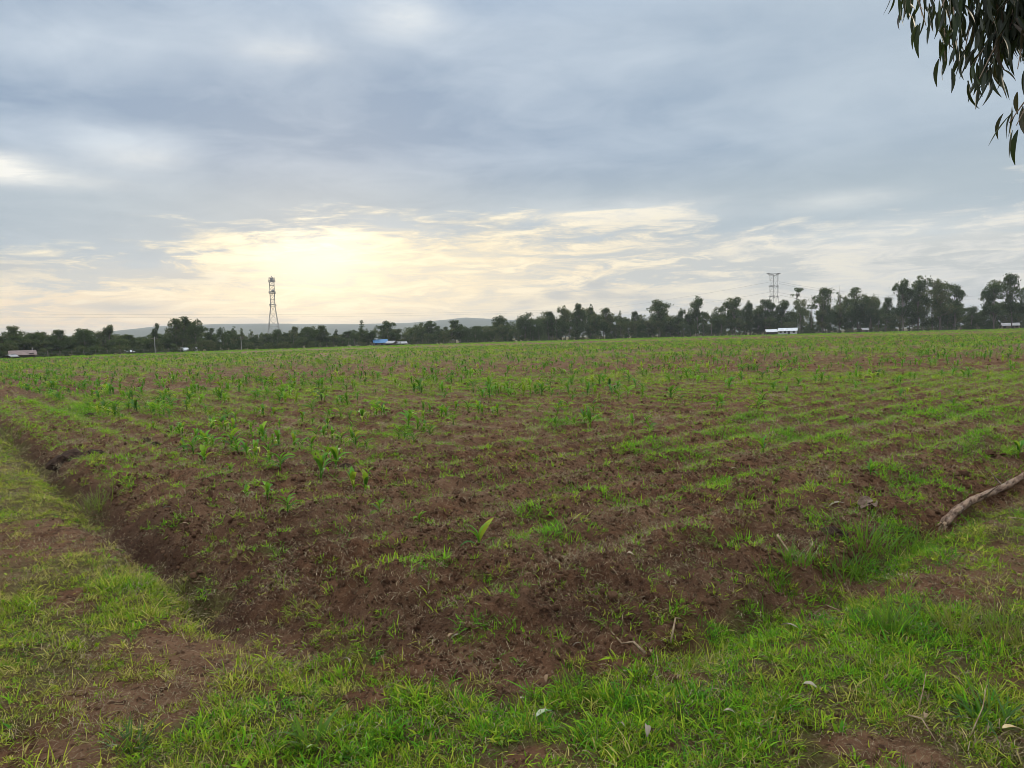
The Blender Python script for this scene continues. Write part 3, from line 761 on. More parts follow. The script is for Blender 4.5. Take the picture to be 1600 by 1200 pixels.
def house(px, off, wpx, hpx, roofpx, roof, wall, label, rotz=0.0, windows=2, name='house', cat='house'):
    dist = edge_d(px) + off; p = ground_point(px, dist); k = dist / F_PX
    W, Hh, rh = wpx * k / 2, hpx * k, roofpx * k; D = max(2.4, W * .45)
    b = math.atan2(-p[0], p[1])
    t = thing(name, p, label, cat, 'buildings at the far edge', rot=(0, 0, b + rotz))
    MB().add([(-W, -D, 0), (W, -D, 0), (W, D, 0), (-W, D, 0), (-W, -D, Hh), (W, -D, Hh), (W, D, Hh), (-W, D, Hh), (-W, 0, Hh + rh * .95), (W, 0, Hh + rh * .95)],
             [(0, 1, 5, 4), (2, 3, 7, 6), (1, 2, 6, 9, 5), (3, 0, 4, 8, 7), (3, 2, 1, 0)]).build('wall', WM[wall], t)
    e, o2, th = .35, .45, .08
    for s in (-1, 1):
        ya, za, zr = s * (D + o2), Hh - o2 / D * rh, Hh + rh
        v = [(-W - e, ya, za), (W + e, ya, za), (W + e, 0, zr), (-W - e, 0, zr), (-W - e, ya, za + th), (W + e, ya, za + th), (W + e, 0, zr + th), (-W - e, 0, zr + th)]
        MB().add(v, [(3, 2, 1, 0), (4, 5, 6, 7), (0, 1, 5, 4), (1, 2, 6, 5), (2, 3, 7, 6), (3, 0, 4, 7)]).build('roof', RM[roof], t)
    d = MB().box(-.45, -.04, 0, .45, .02, min(1.95, Hh * .9)).build('door', M_DOOR, t, (W * .15, -D - .01, 0))
    for i in range(windows):
        x = -W * .75 + i * (W * 1.45 / max(1, windows - 1)) if windows > 1 else -W * .5
        if abs(x - W * .15) < .9: continue
        MB().box(-.4, -.03, 0, .4, .02, .7).build('window', M_DOOR, t, (x, -D - .01, Hh * .42))
house(34, 1, 27, 5.5, 5, 'rust', 'dark', 'long low shed with a rusty iron roof at the far left edge of the field', .05, 3, 'shed', 'shed')
house(17, 0, 5, 3.5, 2, 'grey', 'dark', 'tiny pale roofed lean-to on the left of the rusty shed', .2, 1, 'shed', 'shed')
house(200, 12, 8, 3.5, 2.5, 'white', 'tan', 'small white roofed hut among the trees left of the pale pole', .2, 1)
house(287, 10, 7, 3.5, 3, 'white', 'white', 'left one of two small white roofs below the big tree clump', .3, 1)
house(303, 12, 6, 3.5, 3, 'grey', 'white', 'right one of two small roofs below the big tree clump', -.2, 1)
house(594, 9, 20, 5.5, 4.5, 'blue', 'tan', 'house with a bright blue iron roof behind the field', .15, 2)
house(612, 3, 10, 4.5, 3, 'grey', 'dark', 'small dark house against the right end of the blue roofed house', -.3, 1)
house(627, 5, 14, 3.5, 2.5, 'grey', 'tan', 'low grey roofed outbuilding right of the blue roofed house', .1, 2, 'shed', 'shed')
house(1205, 4, 14, 5, 3.2, 'white', 'dark', 'smaller left shed of the two bright white roofs below the pylon', .1, 2, 'shed', 'shed')
house(1231, 2, 25, 6, 3.6, 'white', 'white', 'longer right building of the two bright white roofs, with whitewashed wall', -.06, 4)
house(1351, 8, 7, 4, 2.5, 'grey', 'tan', 'small pale hut between the trunks left of the two tall eucalypts', .2, 1)
house(1578, 12, 18, 5, 3, 'grey', 'tan', 'low roofed house under the trees at the right edge', .1, 2)
def pole(px, topy, off, label, arm=True):
    dist = edge_d(px) + off; p = ground_point(px, dist); h = top_height(px, topy, dist)
    t = thing('utility_pole', p, label, 'utility pole', 'utility poles at the far edge')
    M = M_PALEPOLE if px < 400 else M_TRUNK
    MB().tube([(0, 0, 0), (0, 0, h)], [.11, .08], 7).build('post', M, t)
    if arm: MB().box(-.9, -.06, h - .5, .9, .06, h - .38).build('crossarm', M_POST, t)
pole(242, 526, 2, 'pale utility pole in front of the trees left of the big clump')
pole(377, 525, 3, 'pale pole between the big clump and the lattice mast')
pole(50, 543, 0, 'short pale post standing at the right end of the rusty shed', False)
pole(1112, 505, 5, 'thin grey pole in front of the pole wood', False)
pole(1358, 503, 3, 'pale short pole beside the small pale hut', False)
post_me = MB().tube([(0, 0, -.1), (0.02, 0, 1.35)], [.085, .07], 5).mesh('post', M_POST)
def fence(px0, px1, off, label):
    a, b = ground_point(px0, edge_d(px0) + off), ground_point(px1, edge_d(px1) + off)
    t = thing('wire_fence', a, label, 'fence', 'post fences along the far edge'); L = np.linalg.norm(b - a); n = int(L / 3.2); rng = np.random.default_rng(int(px0) + 5)
    for i in range(n + 1):
        px = px0 + (px1 - px0) * i / n
        q = ground_point(px, edge_d(px) + off) - a
        obj('post', post_me, t, q + np.array([0, 0, 0]), (rng.normal(0, .04), rng.normal(0, .04), 0), (1, 1, rng.uniform(.85, 1.25)))
    for z in (.5, .85, 1.15):
        MB().tube([ground_point(px, edge_d(px) + off) - a + np.array([0, 0, z]) for px in np.linspace(px0, px1, 20)], .012, 4).build('wire', M_CABLE, t)
fence(55, 300, 1.5, 'post and wire fence left of the mast below the big tree clump')
fence(545, 760, 1.5, 'post and wire fence in front of the blue roofed house')
fence(1190, 1530, 1.0, 'post and wire fence in front of the right hand wood')

# ------------------------------------------------------------------ scattered growth
def blades(rng, n, h, spread, width, lean, curl, hvar=.35):
    base_a = rng.uniform(0, 6.283, n); base_r = spread * np.sqrt(rng.uniform(0, 1, n))
    b = np.stack([base_r * np.cos(base_a), base_r * np.sin(base_a), np.zeros(n)], 1)
    da = base_a + rng.normal(0, 1.0, n); le = np.abs(rng.normal(0, lean, n)) + lean * .3; cu = np.abs(rng.normal(curl, curl * .5, n))
    L = h * np.clip(rng.normal(1, hvar, n), .3, 2.0)
    wd = width * rng.uniform(.7, 1.3, n); dirs = np.stack([np.cos(da), np.sin(da)], 1)
    side = np.stack([-np.sin(da), np.cos(da), np.zeros(n)], 1); tw = rng.uniform(-.8, .8, n)
    side = side * np.cos(tw)[:, None] + np.stack([dirs[:, 0], dirs[:, 1], np.zeros(n)], 1) * np.sin(tw)[:, None]
    ts = [0, .36, .7, 1.0]; ws = [.8, 1.0, .65, 0]
    p = b.copy(); p[:, 2] -= .012; rows = []; prev = 0
    for t, w_ in zip(ts, ws):
        th = np.minimum(le + cu * t, 2.3); step = (t - prev) * L; prev = t
        p = p + np.stack([np.sin(th) * dirs[:, 0], np.sin(th) * dirs[:, 1], np.cos(th)], 1) * step[:, None]
        if w_ > 0: rows += [p - side * (wd * w_)[:, None] * .5, p + side * (wd * w_)[:, None] * .5]
        else: rows.append(p.copy())
    v = np.stack(rows, 1).reshape(-1, 3); f = []
    for i in range(n):
        o = 7 * i; f += [(o, o + 1, o + 3, o + 2), (o + 2, o + 3, o + 5, o + 4), (o + 4, o + 5, o + 6)]
    sh = np.repeat(np.clip(rng.normal(.5, .28, n), 0, 1), 7)
    return v, f, sh
def proto(name, vfs, mat):
    return bpy.data.objects.new(name, new_mesh(name, vfs[0], vfs[1], mat, {'shade': vfs[2]}))
def straw_mesh(rng, n, L, spread, w):
    vs, f, sh = [], [], []
    for i in range(n):
        c = np.array([*rng.normal(0, spread, 2), abs(rng.normal(0, .008)) + .004]); a = rng.uniform(0, 6.28); l = L * rng.uniform(.4, 1.3); e = rng.normal(0, .16)
        d = np.array([math.cos(a), math.sin(a), e]) * l / 2; s = np.array([-math.sin(a), math.cos(a), 0]) * w / 2; k = np.array([0, 0, rng.uniform(0, .02)]) + s * rng.normal(0, 3)
        o = len(vs); vs += [c - d - s, c - d + s, c + k - s, c + k + s, c + d - s * .4, c + d + s * .4]
        f += [(o, o + 1, o + 3, o + 2), (o + 2, o + 3, o + 5, o + 4)]; sh += [np.clip(rng.normal(.5, .3), 0, 1)] * 6
    return np.array(vs), f, np.array(sh)
def clod_mesh(rng, mat, name='clod', sub=1, amp=.3):
    import bmesh
    bm = bmesh.new(); bmesh.ops.create_icosphere(bm, subdivisions=sub, radius=1.0)
    off = rng.uniform(0, 50, 3)
    for v in bm.verts:
        n = float(perlin(v.co.x * 1.4 + off[0], v.co.y * 1.4 + v.co.z * 1.1 + off[1])) + .6 * float(perlin(v.co.x * 3.1 + off[1], v.co.z * 3.1 - v.co.y * 2 + off[2]))
        v.co *= 1 + amp * 2 * n + rng.uniform(-.06, .06) + (.5 * amp * float(perlin(v.co.x * 7 + off[0], v.co.y * 7 + v.co.z * 5)) if sub > 1 else 0); v.co.z *= .68
    me = bpy.data.meshes.new(name); bm.to_mesh(me); bm.free(); me.materials.append(mat); return me

def scatter(name, pts, rotz, scale, idx, tint, protos, label, tilt=0.25):
    n = len(pts); rng = np.random.default_rng(n)
    me = bpy.data.meshes.new(name); me.vertices.add(n); me.vertices.foreach_set('co', np.asarray(pts, np.float32).ravel())
    rot = np.stack([rng.normal(0, tilt, n), rng.normal(0, tilt, n), rotz], 1)
    for nm, typ, fld, v in (('rot', 'FLOAT_VECTOR', 'vector', rot.ravel()), ('scl', 'FLOAT', 'value', scale), ('tint', 'FLOAT', 'value', tint)):
        t = me.attributes.new(nm, typ, 'POINT'); t.data.foreach_set(fld, np.asarray(v, np.float32))
    t = me.attributes.new('pick', 'INT', 'POINT'); t.data.foreach_set('value', np.asarray(idx, np.int32))
    col = bpy.data.collections.new(name + '_sources')
    for p in protos: col.objects.link(p)
    o = obj(name, me); tag(o, label, None, None, 'stuff')
    ng = bpy.data.node_groups.new(name, 'GeometryNodeTree')
    ng.interface.new_socket('Geometry', in_out='INPUT', socket_type='NodeSocketGeometry'); ng.interface.new_socket('Geometry', in_out='OUTPUT', socket_type='NodeSocketGeometry')
    N = ng.nodes; L = ng.links
    gi, go = N.new('NodeGroupInput'), N.new('NodeGroupOutput')
    ip = N.new('GeometryNodeInstanceOnPoints'); ci = N.new('GeometryNodeCollectionInfo')
    ci.inputs['Collection'].default_value = col; ci.inputs['Separate Children'].default_value = True; ci.inputs['Reset Children'].default_value = True
    ip.inputs['Pick Instance'].default_value = True
    def na(nm, typ):
        a = N.new('GeometryNodeInputNamedAttribute'); a.data_type = typ; a.inputs['Name'].default_value = nm; return a.outputs['Attribute']
    e = N.new('FunctionNodeEulerToRotation'); L.new(na('rot', 'FLOAT_VECTOR'), e.inputs[0])
    L.new(gi.outputs[0], ip.inputs['Points']); L.new(ci.outputs[0], ip.inputs['Instance']); L.new(na('pick', 'INT'), ip.inputs['Instance Index'])
    L.new(e.outputs[0], ip.inputs['Rotation']); L.new(na('scl', 'FLOAT'), ip.inputs['Scale']); L.new(ip.outputs[0], go.inputs[0])
    md = o.modifiers.new('scatter', 'NODES'); md.node_group = ng
    return o
def wedge(n_per_m2, r0, r1, half=R(49)):
    n = int(n_per_m2 * half * (r1 * r1 - r0 * r0)); r = np.sqrt(RNG.uniform(r0 * r0, r1 * r1, n)); a = RNG.uniform(-half, half, n)
    return r * np.sin(a), r * np.cos(a)
def cat3(x, y): return np.stack([x, y, height(x, y)], 1)

def grow():
    rng = np.random.default_rng(21)
    # --- turf of the verges: short tufts, mostly yellowish on the left, fresher on the right
    turf_p = [proto('turf_tuft', blades(rng, 40, h_, .060, w_, .65, 1.1, .5), M_GRASS) for h_, w_ in ((.04, .0034), (.05, .0034), (.035, .005), (.055, .0042), (.03, .007))]
    lush_p = [proto('lush_tuft', blades(rng, 24, h_, .045, w_, .42, .9, .45), M_GRASS) for h_, w_ in ((.055, .005), (.075, .006), (.05, .009), (.09, .0055), (.065, .0075))]
    X, Y = [], []
    for d, r0, r1 in ((850, 1.6, 6), (480, 6, 12), (160, 12, 30), (25, 30, 60)):
        x, y = wedge(d, r0, r1); s = field_s(x, y)[0]; k = s < .35; X.append(x[k]); Y.append(y[k])
    x, y = np.concatenate(X), np.concatenate(Y)
    turf, dark_soil, out, bare, lush, n, frac = ground_cover(x, y)
    s, a, b = field_s(x, y); rr = np.hypot(x, y)
    midg = blobs(x, y, MIDG)
    fine = fbm(x * 5, y * 5, 2, 77)
    left = sstep(b - a, 0.0, 2.5)
    dens = np.clip((turf - .27) * 1.1 + 1.25 * fine + .16 * left, 0.05, .88) * (1 - .85 * sstep(s, -.1, .3)) * (1 - .9 * sstep(dark_soil, .4, .6) * left)
    k = rng.uniform(0, 1, len(x)) < dens
    x, y, left, lush, midg, fine, n, rr = (q[k] for q in (x, y, left, lush, midg, fine, n, rr))
    tint = np.clip(.40 - .25 * left + .22 * lush + .2 * midg + .25 * n + .2 * fine + rng.normal(0, .23, len(x)), 0, 1)
    sc = np.clip(rng.normal(.95, .25, len(x)) + .25 * lush - .2 * (1 - lush) * left, .4, 1.9) * (1 + sstep(rr, 8, 30) * .9)
    scatter('turf_grass', cat3(x, y), rng.uniform(0, 6.28, len(x)), sc, rng.integers(0, 5, len(x)), tint, turf_p, 'short trodden turf of the grassy verges round the field')
    # --- broad leaved rosettes among the turf
    ros_p = [proto('rosette_weed', blades(rng, 9, h_, .012, .017, 1.0, .7, .25), M_GRASS) for h_ in (.05, .065, .04)]
    x, y = wedge(26, 1.7, 9); turf_, _, out_, bare_, lush_, _, _ = ground_cover(x, y)
    k = rng.uniform(0, 1, len(x)) < out_ * (.25 + turf_ * .6); x, y = x[k], y[k]
    scatter('broadleaf_weeds', cat3(x, y), rng.uniform(0, 6.28, len(x)), rng.uniform(.5, 1.2, len(x)), rng.integers(0, 3, len(x)), np.clip(rng.normal(.7, .2, len(x)), .2, 1), ros_p, 'little broad leaved rosettes among the grass of the verge')
    # --- longer fresh grass in clumps and in the right hand ditch
    X, Y = [], []
    for d, r0, r1 in ((300, 1.6, 6), (200, 6, 12), (50, 12, 30)):
        x, y = wedge(d, r0, r1); s = field_s(x, y)[0]; k = s < .4; X.append(x[k]); Y.append(y[k])
    x, y = np.concatenate(X), np.concatenate(Y)
    turf, dark_soil, out, bare, lush, n, frac = ground_cover(x, y); s, a, b = field_s(x, y)
    right = sstep(a - b, -1.0, 1.0)
    ditch = np.exp(-((s + .12) / .28) ** 2) * right * sstep(a, .8, 1.8)
    fine = fbm(x * 3.2, y * 3.2, 3, 78)
    p = np.clip((lush - .45) * .7 + 1.2 * fine * (lush > .12) + .55 * ditch * (fine > -.12), 0, 1) * .40 * (1 - bare) * (1 - sstep(s, .05, .4))
    k = rng.uniform(0, 1, len(x)) < p; x, y, ditch, fine = x[k], y[k], ditch[k], fine[k]
    tint = np.clip(.66 + .35 * fine + .08 * ditch + rng.normal(0, .13, len(x)), .1, 1)
    scatter('long_grass', cat3(x, y), rng.uniform(0, 6.28, len(x)), np.clip(rng.normal(.72, .3, len(x)), .3, 1.7), rng.integers(0, 5, len(x)), tint, lush_p, 'longer bright green grass in clumps on the verge and in the right hand ditch')
    # --- seedling weeds over the tilled earth, thin near the corner, thick far away
    weed_p = [proto('weed_tuft', blades(rng, 18, .055, .05, .0056, .5, .8), M_WEED) for _ in range(4)]
    big_p = [proto('weed_clump', blades(rng, 40, .16, .24, .018, .5, .9), M_WEED) for _ in range(4)]
    X, Y = [], []
    for d, r0, r1 in ((320, 2.5, 12), (220, 12, 28)):
        x, y = wedge(d, r0, r1); k = field_s(x, y)[0] > .1; X.append(x[k]); Y.append(y[k])
    x, y = np.concatenate(X), np.concatenate(Y); turf, dark_soil, out, bare, lush, n, frac = ground_cover(x, y); s, a, b = field_s(x, y); rr = np.hypot(x, y)
    fine = fbm(x * 2.4, y * 2.4, 3, 79); w = blobs(x, y, WEED); main = b > 6.4
    row = np.where(main, np.cos(2 * np.pi * (a - 1.77) / .75), np.cos(2 * np.pi * (b - .85) / .75)); rowk = np.clip(row, 0, 1) ** 5 * np.maximum(np.where(main & (a < 3.0), .50, 0), np.clip(.15 + 2.6 * fbm(x * .7, y * .7, 3, 83), 0, 1))
    p = np.clip(.24 + 1.0 * w * (.6 + fine) + .40 * np.clip(fine + .02, 0, 1) + np.where(main, 1.0, .55) * rowk * sstep(rr, 5, 9) + .10 * sstep(rr, 8, 18) + .30 * sstep(x, .8, 5) * (.5 + 1.3 * fine), 0, 1)
    k = rng.uniform(0, 1, len(x)) < p; x, y, fine, w, rr = x[k], y[k], fine[k], w[k], rr[k]
    tint = np.clip(.44 + .30 * w + .2 * rowk[k] + .3 * fine + rng.normal(0, .17, len(x)), .02, 1)
    scatter('field_weeds', cat3(x, y), rng.uniform(0, 6.28, len(x)), np.clip(rng.normal(.58, .26, len(x)) + .5 * w + .3 * rowk[k], .25, 1.8) * (1 + .45 * sstep(rr, 10, 25)), rng.integers(0, 4, len(x)), tint, weed_p, 'small green weeds scattered over the near tilled soil')
    X, Y = [], []
    for d, r0, r1 in ((16, 22, 60), (3.6, 60, 130), (.95, 130, 345)):
        x, y = wedge(d, r0, r1, R(42)); X.append(x); Y.append(y)
    x, y = np.concatenate(X), np.concatenate(Y); px = bearing_px(x, y); rr = np.hypot(x, y); frac = rr / edge_d(px); s, a, b = field_s(x, y)
    nn = fbm(x * .035, y * .05, 4, 80, .6); n2 = fbm(x * .30, y * .30, 3, 81); row = np.cos(2 * np.pi * (a - 1.77) / 2.25)
    p = np.clip(.07 + .95 * nn + .9 * n2 + .55 * sstep(frac, .78, .95) + .22 * row * (1 - sstep(rr, 60, 110)), .05, 1) * (frac < 1.03) * (s > 0)
    k = rng.uniform(0, 1, len(x)) < p; x, y, rr, frac, n2, nn = x[k], y[k], rr[k], frac[k], n2[k], nn[k]
    tint = np.clip(.43 + .18 * sstep(frac, .65, .9) + .25 * n2 + .15 * nn + rng.normal(0, .13, len(x)), .02, 1)
    scatter('far_weeds', cat3(x, y), rng.uniform(0, 6.28, len(x)), np.clip(rng.normal(.9, .25, len(x)), .4, 1.6) * (.50 + .25 * sstep(rr, 25, 60) + .6 * sstep(rr, 60, 220)), rng.integers(0, 4, len(x)), tint, big_p, 'green weeds and young crop covering the far part of the field')
    # --- broad rank grass at the field's far edge
    # --- dry straw and roots lying on the soil
    straw_p = [proto('straw_litter', straw_mesh(rng, 16, .040, .065, .0020), M_STRAW) for _ in range(5)]
    X, Y = [], []
    for d, r0, r1 in ((260, 1.6, 7), (190, 7, 14), (100, 14, 30), (22, 30, 70)):
        x, y = wedge(d, r0, r1); X.append(x); Y.append(y)
    x, y = np.concatenate(X), np.concatenate(Y); s = field_s(x, y)[0]; fine = fbm(x * 1.7, y * 1.7, 3, 90); rr = np.hypot(x, y)
    p = np.clip(.62 + .9 * fine, .08, 1) * (.75 + .25 * sstep(s, -.1, .3)); k = rng.uniform(0, 1, len(x)) < p; x, y, fine, rr = x[k], y[k], fine[k], rr[k]
    pt = cat3(x, y); pt[:, 2] += .004
    scatter('straw', pt, rng.uniform(0, 6.28, len(x)), np.clip(rng.normal(.9, .3, len(x)), .3, 2) * (1 + .5 * sstep(rr, 7, 25) + 1.0 * sstep(rr, 25, 60)), rng.integers(0, 5, len(x)), np.clip(.42 + .22 * sstep(rr, 7, 13) + .4 * fine + rng.normal(0, .2, len(x)), 0, 1), straw_p, 'bits of dry straw and roots strewn over the soil', .15)  # paler tint with distance puts the straw's lit tips into its colour
    # --- crumbs and clods of the tilled bed
    clod_p = [bpy.data.objects.new('clod', clod_mesh(rng, M_CLOD)) for _ in range(5)]
    X, Y, S = [], [], []
    for d, r0, r1, sz in ((700, 2.2, 6, .006), (480, 2.5, 10, .010), (120, 3, 18, .016), (9, 4, 34, .027), (4, 18, 60, .036)):
        x, y = wedge(d, r0, r1); X.append(x); Y.append(y); S.append(sz * np.exp(rng.normal(0, .35, len(x))))
    x, y, sz = np.concatenate(X), np.concatenate(Y), np.concatenate(S); s = field_s(x, y)[0]; fine = fbm(x * 1.3, y * 1.3, 3, 91)
    k = rng.uniform(0, 1, len(x)) < np.clip(.55 + .9 * fine, .05, 1) * sstep(s, -.15, .2) + .22 * (sz < .013); x, y, sz = x[k], y[k], sz[k]
    scatter('soil_clods', cat3(x, y), rng.uniform(0, 6.28, len(x)), sz, rng.integers(0, 5, len(x)), np.zeros(len(x)), clod_p, 'crumbs and clods of reddish brown tilled earth', .6)
grow()

# ------------------------------------------------------------------ maize
def ribbon(length, width, az, th0, curl, z0, rng, n=7, twist=0.0):
    """one arching maize leaf, folded along its midrib"""
    vs, fs = [], []; p = np.array([0., 0., z0]); d2 = np.array([math.cos(az), math.sin(az)]); side0 = np.array([-math.sin(az), math.cos(az), 0])
    for i in range(n + 1):
        t = i / n; th = th0 + curl * t ** 1.5
        dv = np.array([math.sin(th) * d2[0], math.sin(th) * d2[1], math.cos(th)])
        if i: p = p + dv * length / n
        w = width * (0.55 + .9 * t if t < .4 else 0.91 * (1 - ((t - .4) / .6) ** 1.8) + .02) * .5
        nrm = np.cross(dv, side0); tw = twist * t; sd = side0 * math.cos(tw) + nrm * math.sin(tw)
        up = np.cross(sd, dv) * w * .45 * (-1)
        vs += [p - sd * w + up, p, p + sd * w + up]
    for i in range(n):
        o = 3 * i; fs += [(o, o + 1, o + 4, o + 3), (o + 1, o + 2, o + 5, o + 4)]
    return vs, fs
def maize_variant(seed, up=1.0):
    rng = np.random.default_rng(seed); H = .34; a0 = rng.uniform(0, 6.28); parts = []
    parts.append(('stem', MB().tube([(0, 0, -.03), (0, 0, .06), (.004, 0, .13)], [.011, .010, .006], 7)))
    nl = int(rng.integers(6, 9))
    for k in range(nl):
        mb = MB(); t = k / (nl - 1)
        mb.add(*ribbon(H * rng.uniform(.62, .9) * (.65 + .35 * math.sin(math.pi * min(1, t * .8 + .2))), rng.uniform(.046, .064) * (.75 + .35 * t), a0 + math.pi * (k % 2) + rng.normal(0, .4), (.72 - .55 * t) * up + rng.normal(0, .12), rng.uniform(.9, 2.5) * (1.15 - .5 * t) * (up * .9 + .1), .03 + .10 * t, rng, 7, rng.normal(0, .5)))
        parts.append(('leaf', mb))
    out = []
    for nm, mb in parts:
        me = new_mesh(nm, mb.v, mb.f, M_MAIZE, {'shade': np.full(len(mb.v), rng.uniform(.1, .9))}, True); out.append((nm, me))
    j = MB()
    for nm, mb in parts: j.add(mb.v, mb.f)
    joined = new_mesh('maize_plant', j.v, j.f, M_MAIZE, {'shade': np.full(len(j.v), .5)}, True)
    return out, joined
MAIZE = [maize_variant(300 + i) for i in range(7)] + [maize_variant(311, .78), maize_variant(318, .72)]
def plant_maize():
    rng = np.random.default_rng(44)
    G = 'maize seedlings in the field'
    NAMED = [(748, 858, 47, 'single maize plant standing alone nearest the camera'),
             (553, 768, 36, 'left and broader of the pair of maize plants at the end of the second row'),
             (571, 772, 36, 'upright maize plant on the right of the pair at the row end'),
             (593, 783, 24, 'small maize plant at the feet of the pair'),
             (418, 782, 28, 'drooping pale leaved maize plant near the end of the first row'),
             (450, 800, 30, 'bent over maize plant last in the first row'),
             (502, 752, 42, 'maize plant with a pale folded leaf left of the pair'),
             (524, 722, 40, 'bushy tall maize plant behind the pair'),
             (510, 716, 28, 'shorter maize plant left beside the bushy tall one'),
             (438, 728, 30, 'leafy maize plant in the second row left of the bushy one'),
             (420, 716, 24, 'maize plant next up the second row'),
             (386, 768, 26, 'maize plant with upright leaves halfway down the first row end'),
             (360, 742, 20, 'small maize plant above the upright leaved one in the first row'),
             (575, 735, 18, 'low spreading maize plant right of the bushy tall one'),
             (655, 803, 20, 'tiny stiff maize seedling right of the pair'),
             (675, 806, 14, 'spindly yellow seedling beside the tiny stiff one'),
             (600, 843, 14, 'small pale flattened seedling below the pair'),
             (548, 855, 14, 'tiny narrow seedling on the bare soil left of the pale one'),
             (320, 722, 30, 'tall maize plant at the lower end of the dense first row clump'),
             (303, 716, 26, 'maize plant in the dense first row clump'),
             (288, 708, 22, 'maize plant at the upper end of the dense first row clump'),
             (638, 680, 30, 'maize plant in the green tuft at the middle of the field'),
             (672, 684, 22, 'lone maize plant right of the middle green tuft'),
             (496, 684, 22, 'upright maize plant two rows behind the bushy one'),
             (765, 615, 24, 'dark tall maize plant standing out in the far middle rows'),
             (1070, 762, 14, 'yellowish seedling in the weedy patch right of centre'),
             (1360, 742, 24, 'yellow green seedling on the dark soil left of the fallen branch'),
             (1015, 672, 20, 'twisted yellow green maize plant right of the middle'),
             (840, 650, 18, 'maize plant with forked leaves at the left of the green tufts'),
             (887, 664, 20, 'dark maize plant rising from the brightest green tuft'),
             (1590, 745, 26, 'narrow leaved plant just above the fallen branch at the right edge')]
    def full(p, h, label, seed, lab=None):
        v = MAIZE[seed % len(MAIZE)]; s = h / .30
        t = thing('maize_plant', p, label, 'maize plant', G, (rng.normal(0, .07), rng.normal(0, .07), rng.uniform(0, 6.28)), s)
        for nm, me in v[0]: obj(nm, me, t)
    for i, (px, py, hp, lab) in enumerate(NAMED):
        p = at(px, py); full(p, 1.12 * hp / F_PX * math.hypot(p[0], p[1]), lab, {0: 7, 1: 8, 2: 7, 6: 8, 24: 7}.get(i, i % 7))
    pts = []
    for k in range(0, 300):
        a = 1.77 + .75 * k; b = np.arange(5.4, 190, .21); pts.append(np.stack([np.full(len(b), a), b], 1))
    for k in range(0, 7):
        b = .85 + .75 * k; a = np.arange(1.2, 190, .26); pts.append(np.stack([a, np.full(len(a), b)], 1))
    ab = np.concatenate(pts); ab = ab + rng.normal(0, .035, ab.shape)
    A = np.array([[.788, .615], [-.68, .733]]); xy = np.linalg.solve(A, ab.T).T + np.array([CX, CY]); x, y = xy[:, 0], xy[:, 1]
    rr = np.hypot(x, y); ang = np.abs(np.arctan2(x, y)); n = fbm(x * .45, y * .45, 3, 95); n2 = fbm(x * .09, y * .09, 2, 96)
    head = ab[:, 1] < 5.7
    p = np.clip((.28 + 1.7 * n + .5 * n2) * (1 - .60 * sstep(rr, 13, 40)) + .3 * (ab[:, 0] < 4.5), .02, .9) * sstep(rr, 7.5, 10.5) * np.where(head, .30, 1) * (1 - .75 * sstep(x, 0, 5) * (1 - sstep(rr, 16, 30)))
    k = (rng.uniform(0, 1, len(x)) < p) & (ang < R(41)) & (rr < 150); x, y, rr, n, ang = x[k], y[k], rr[k], n[k], ang[k]
    ab = None; order = np.argsort(np.where(ang < R(35), rr, rr + 1000)); x, y, rr, n = x[order], y[order], rr[order], n[order]
    aa, bb = field_ab(x, y)
    ORD = ['first', 'second', 'third', 'fourth', 'fifth', 'sixth', 'seventh', 'eighth', 'ninth', 'tenth', 'eleventh', 'twelfth']
    def row_words(i):
        if bb[i] < 5.7: return 'in the cross rows by the right edge, ' + ('left part' if x[i] < 0 else 'middle part' if x[i] < 5 else 'right part')
        q = int(round((aa[i] - 1.77) / .75)); where = 'near end' if rr[i] < 13 else 'middle' if rr[i] < 19 else 'far part' if rr[i] < 27 else 'very far part'
        return 'at the %s of the %s row from the ditch' % (where, ORD[q]) if q < 12 else 'right of the twelfth row, ' + where
    def size_words(hh): return 'tall' if hh > .25 else 'middling' if hh > .18 else 'small'
    z = height(x, y); h = np.clip(rng.normal(.19, .06, len(x)) + .08 * n, .07, .33) * (1 + .18 * sstep(rr, 11, 20))
    NEAR, IND = 110, 268
    for i in range(NEAR):
        full((x[i], y[i], z[i]), h[i], size_words(h[i]) + ' green maize plant ' + row_words(i), int(rng.integers(7)))
    for i in range(NEAR, IND):
        o = obj('maize_plant', MAIZE[int(rng.integers(7))][1], None, (x[i], y[i], z[i]), (rng.normal(0, .08), rng.normal(0, .08), rng.uniform(0, 6.28)), h[i] / .30)
        tag(o, size_words(h[i]) + ' maize plant ' + row_words(i), 'maize plant', G)
    src = [bpy.data.objects.new('maize_source', m[1]) for m in MAIZE]; sl = slice(IND, None)
    scatter('maize_rows', np.stack([x, y, z], 1)[sl], rng.uniform(0, 6.28, len(x) - IND), h[sl] / .30, rng.integers(0, 7, len(x) - IND), np.zeros(len(x) - IND), src, 'far rows of young maize merging into a green haze', .1)
plant_maize()

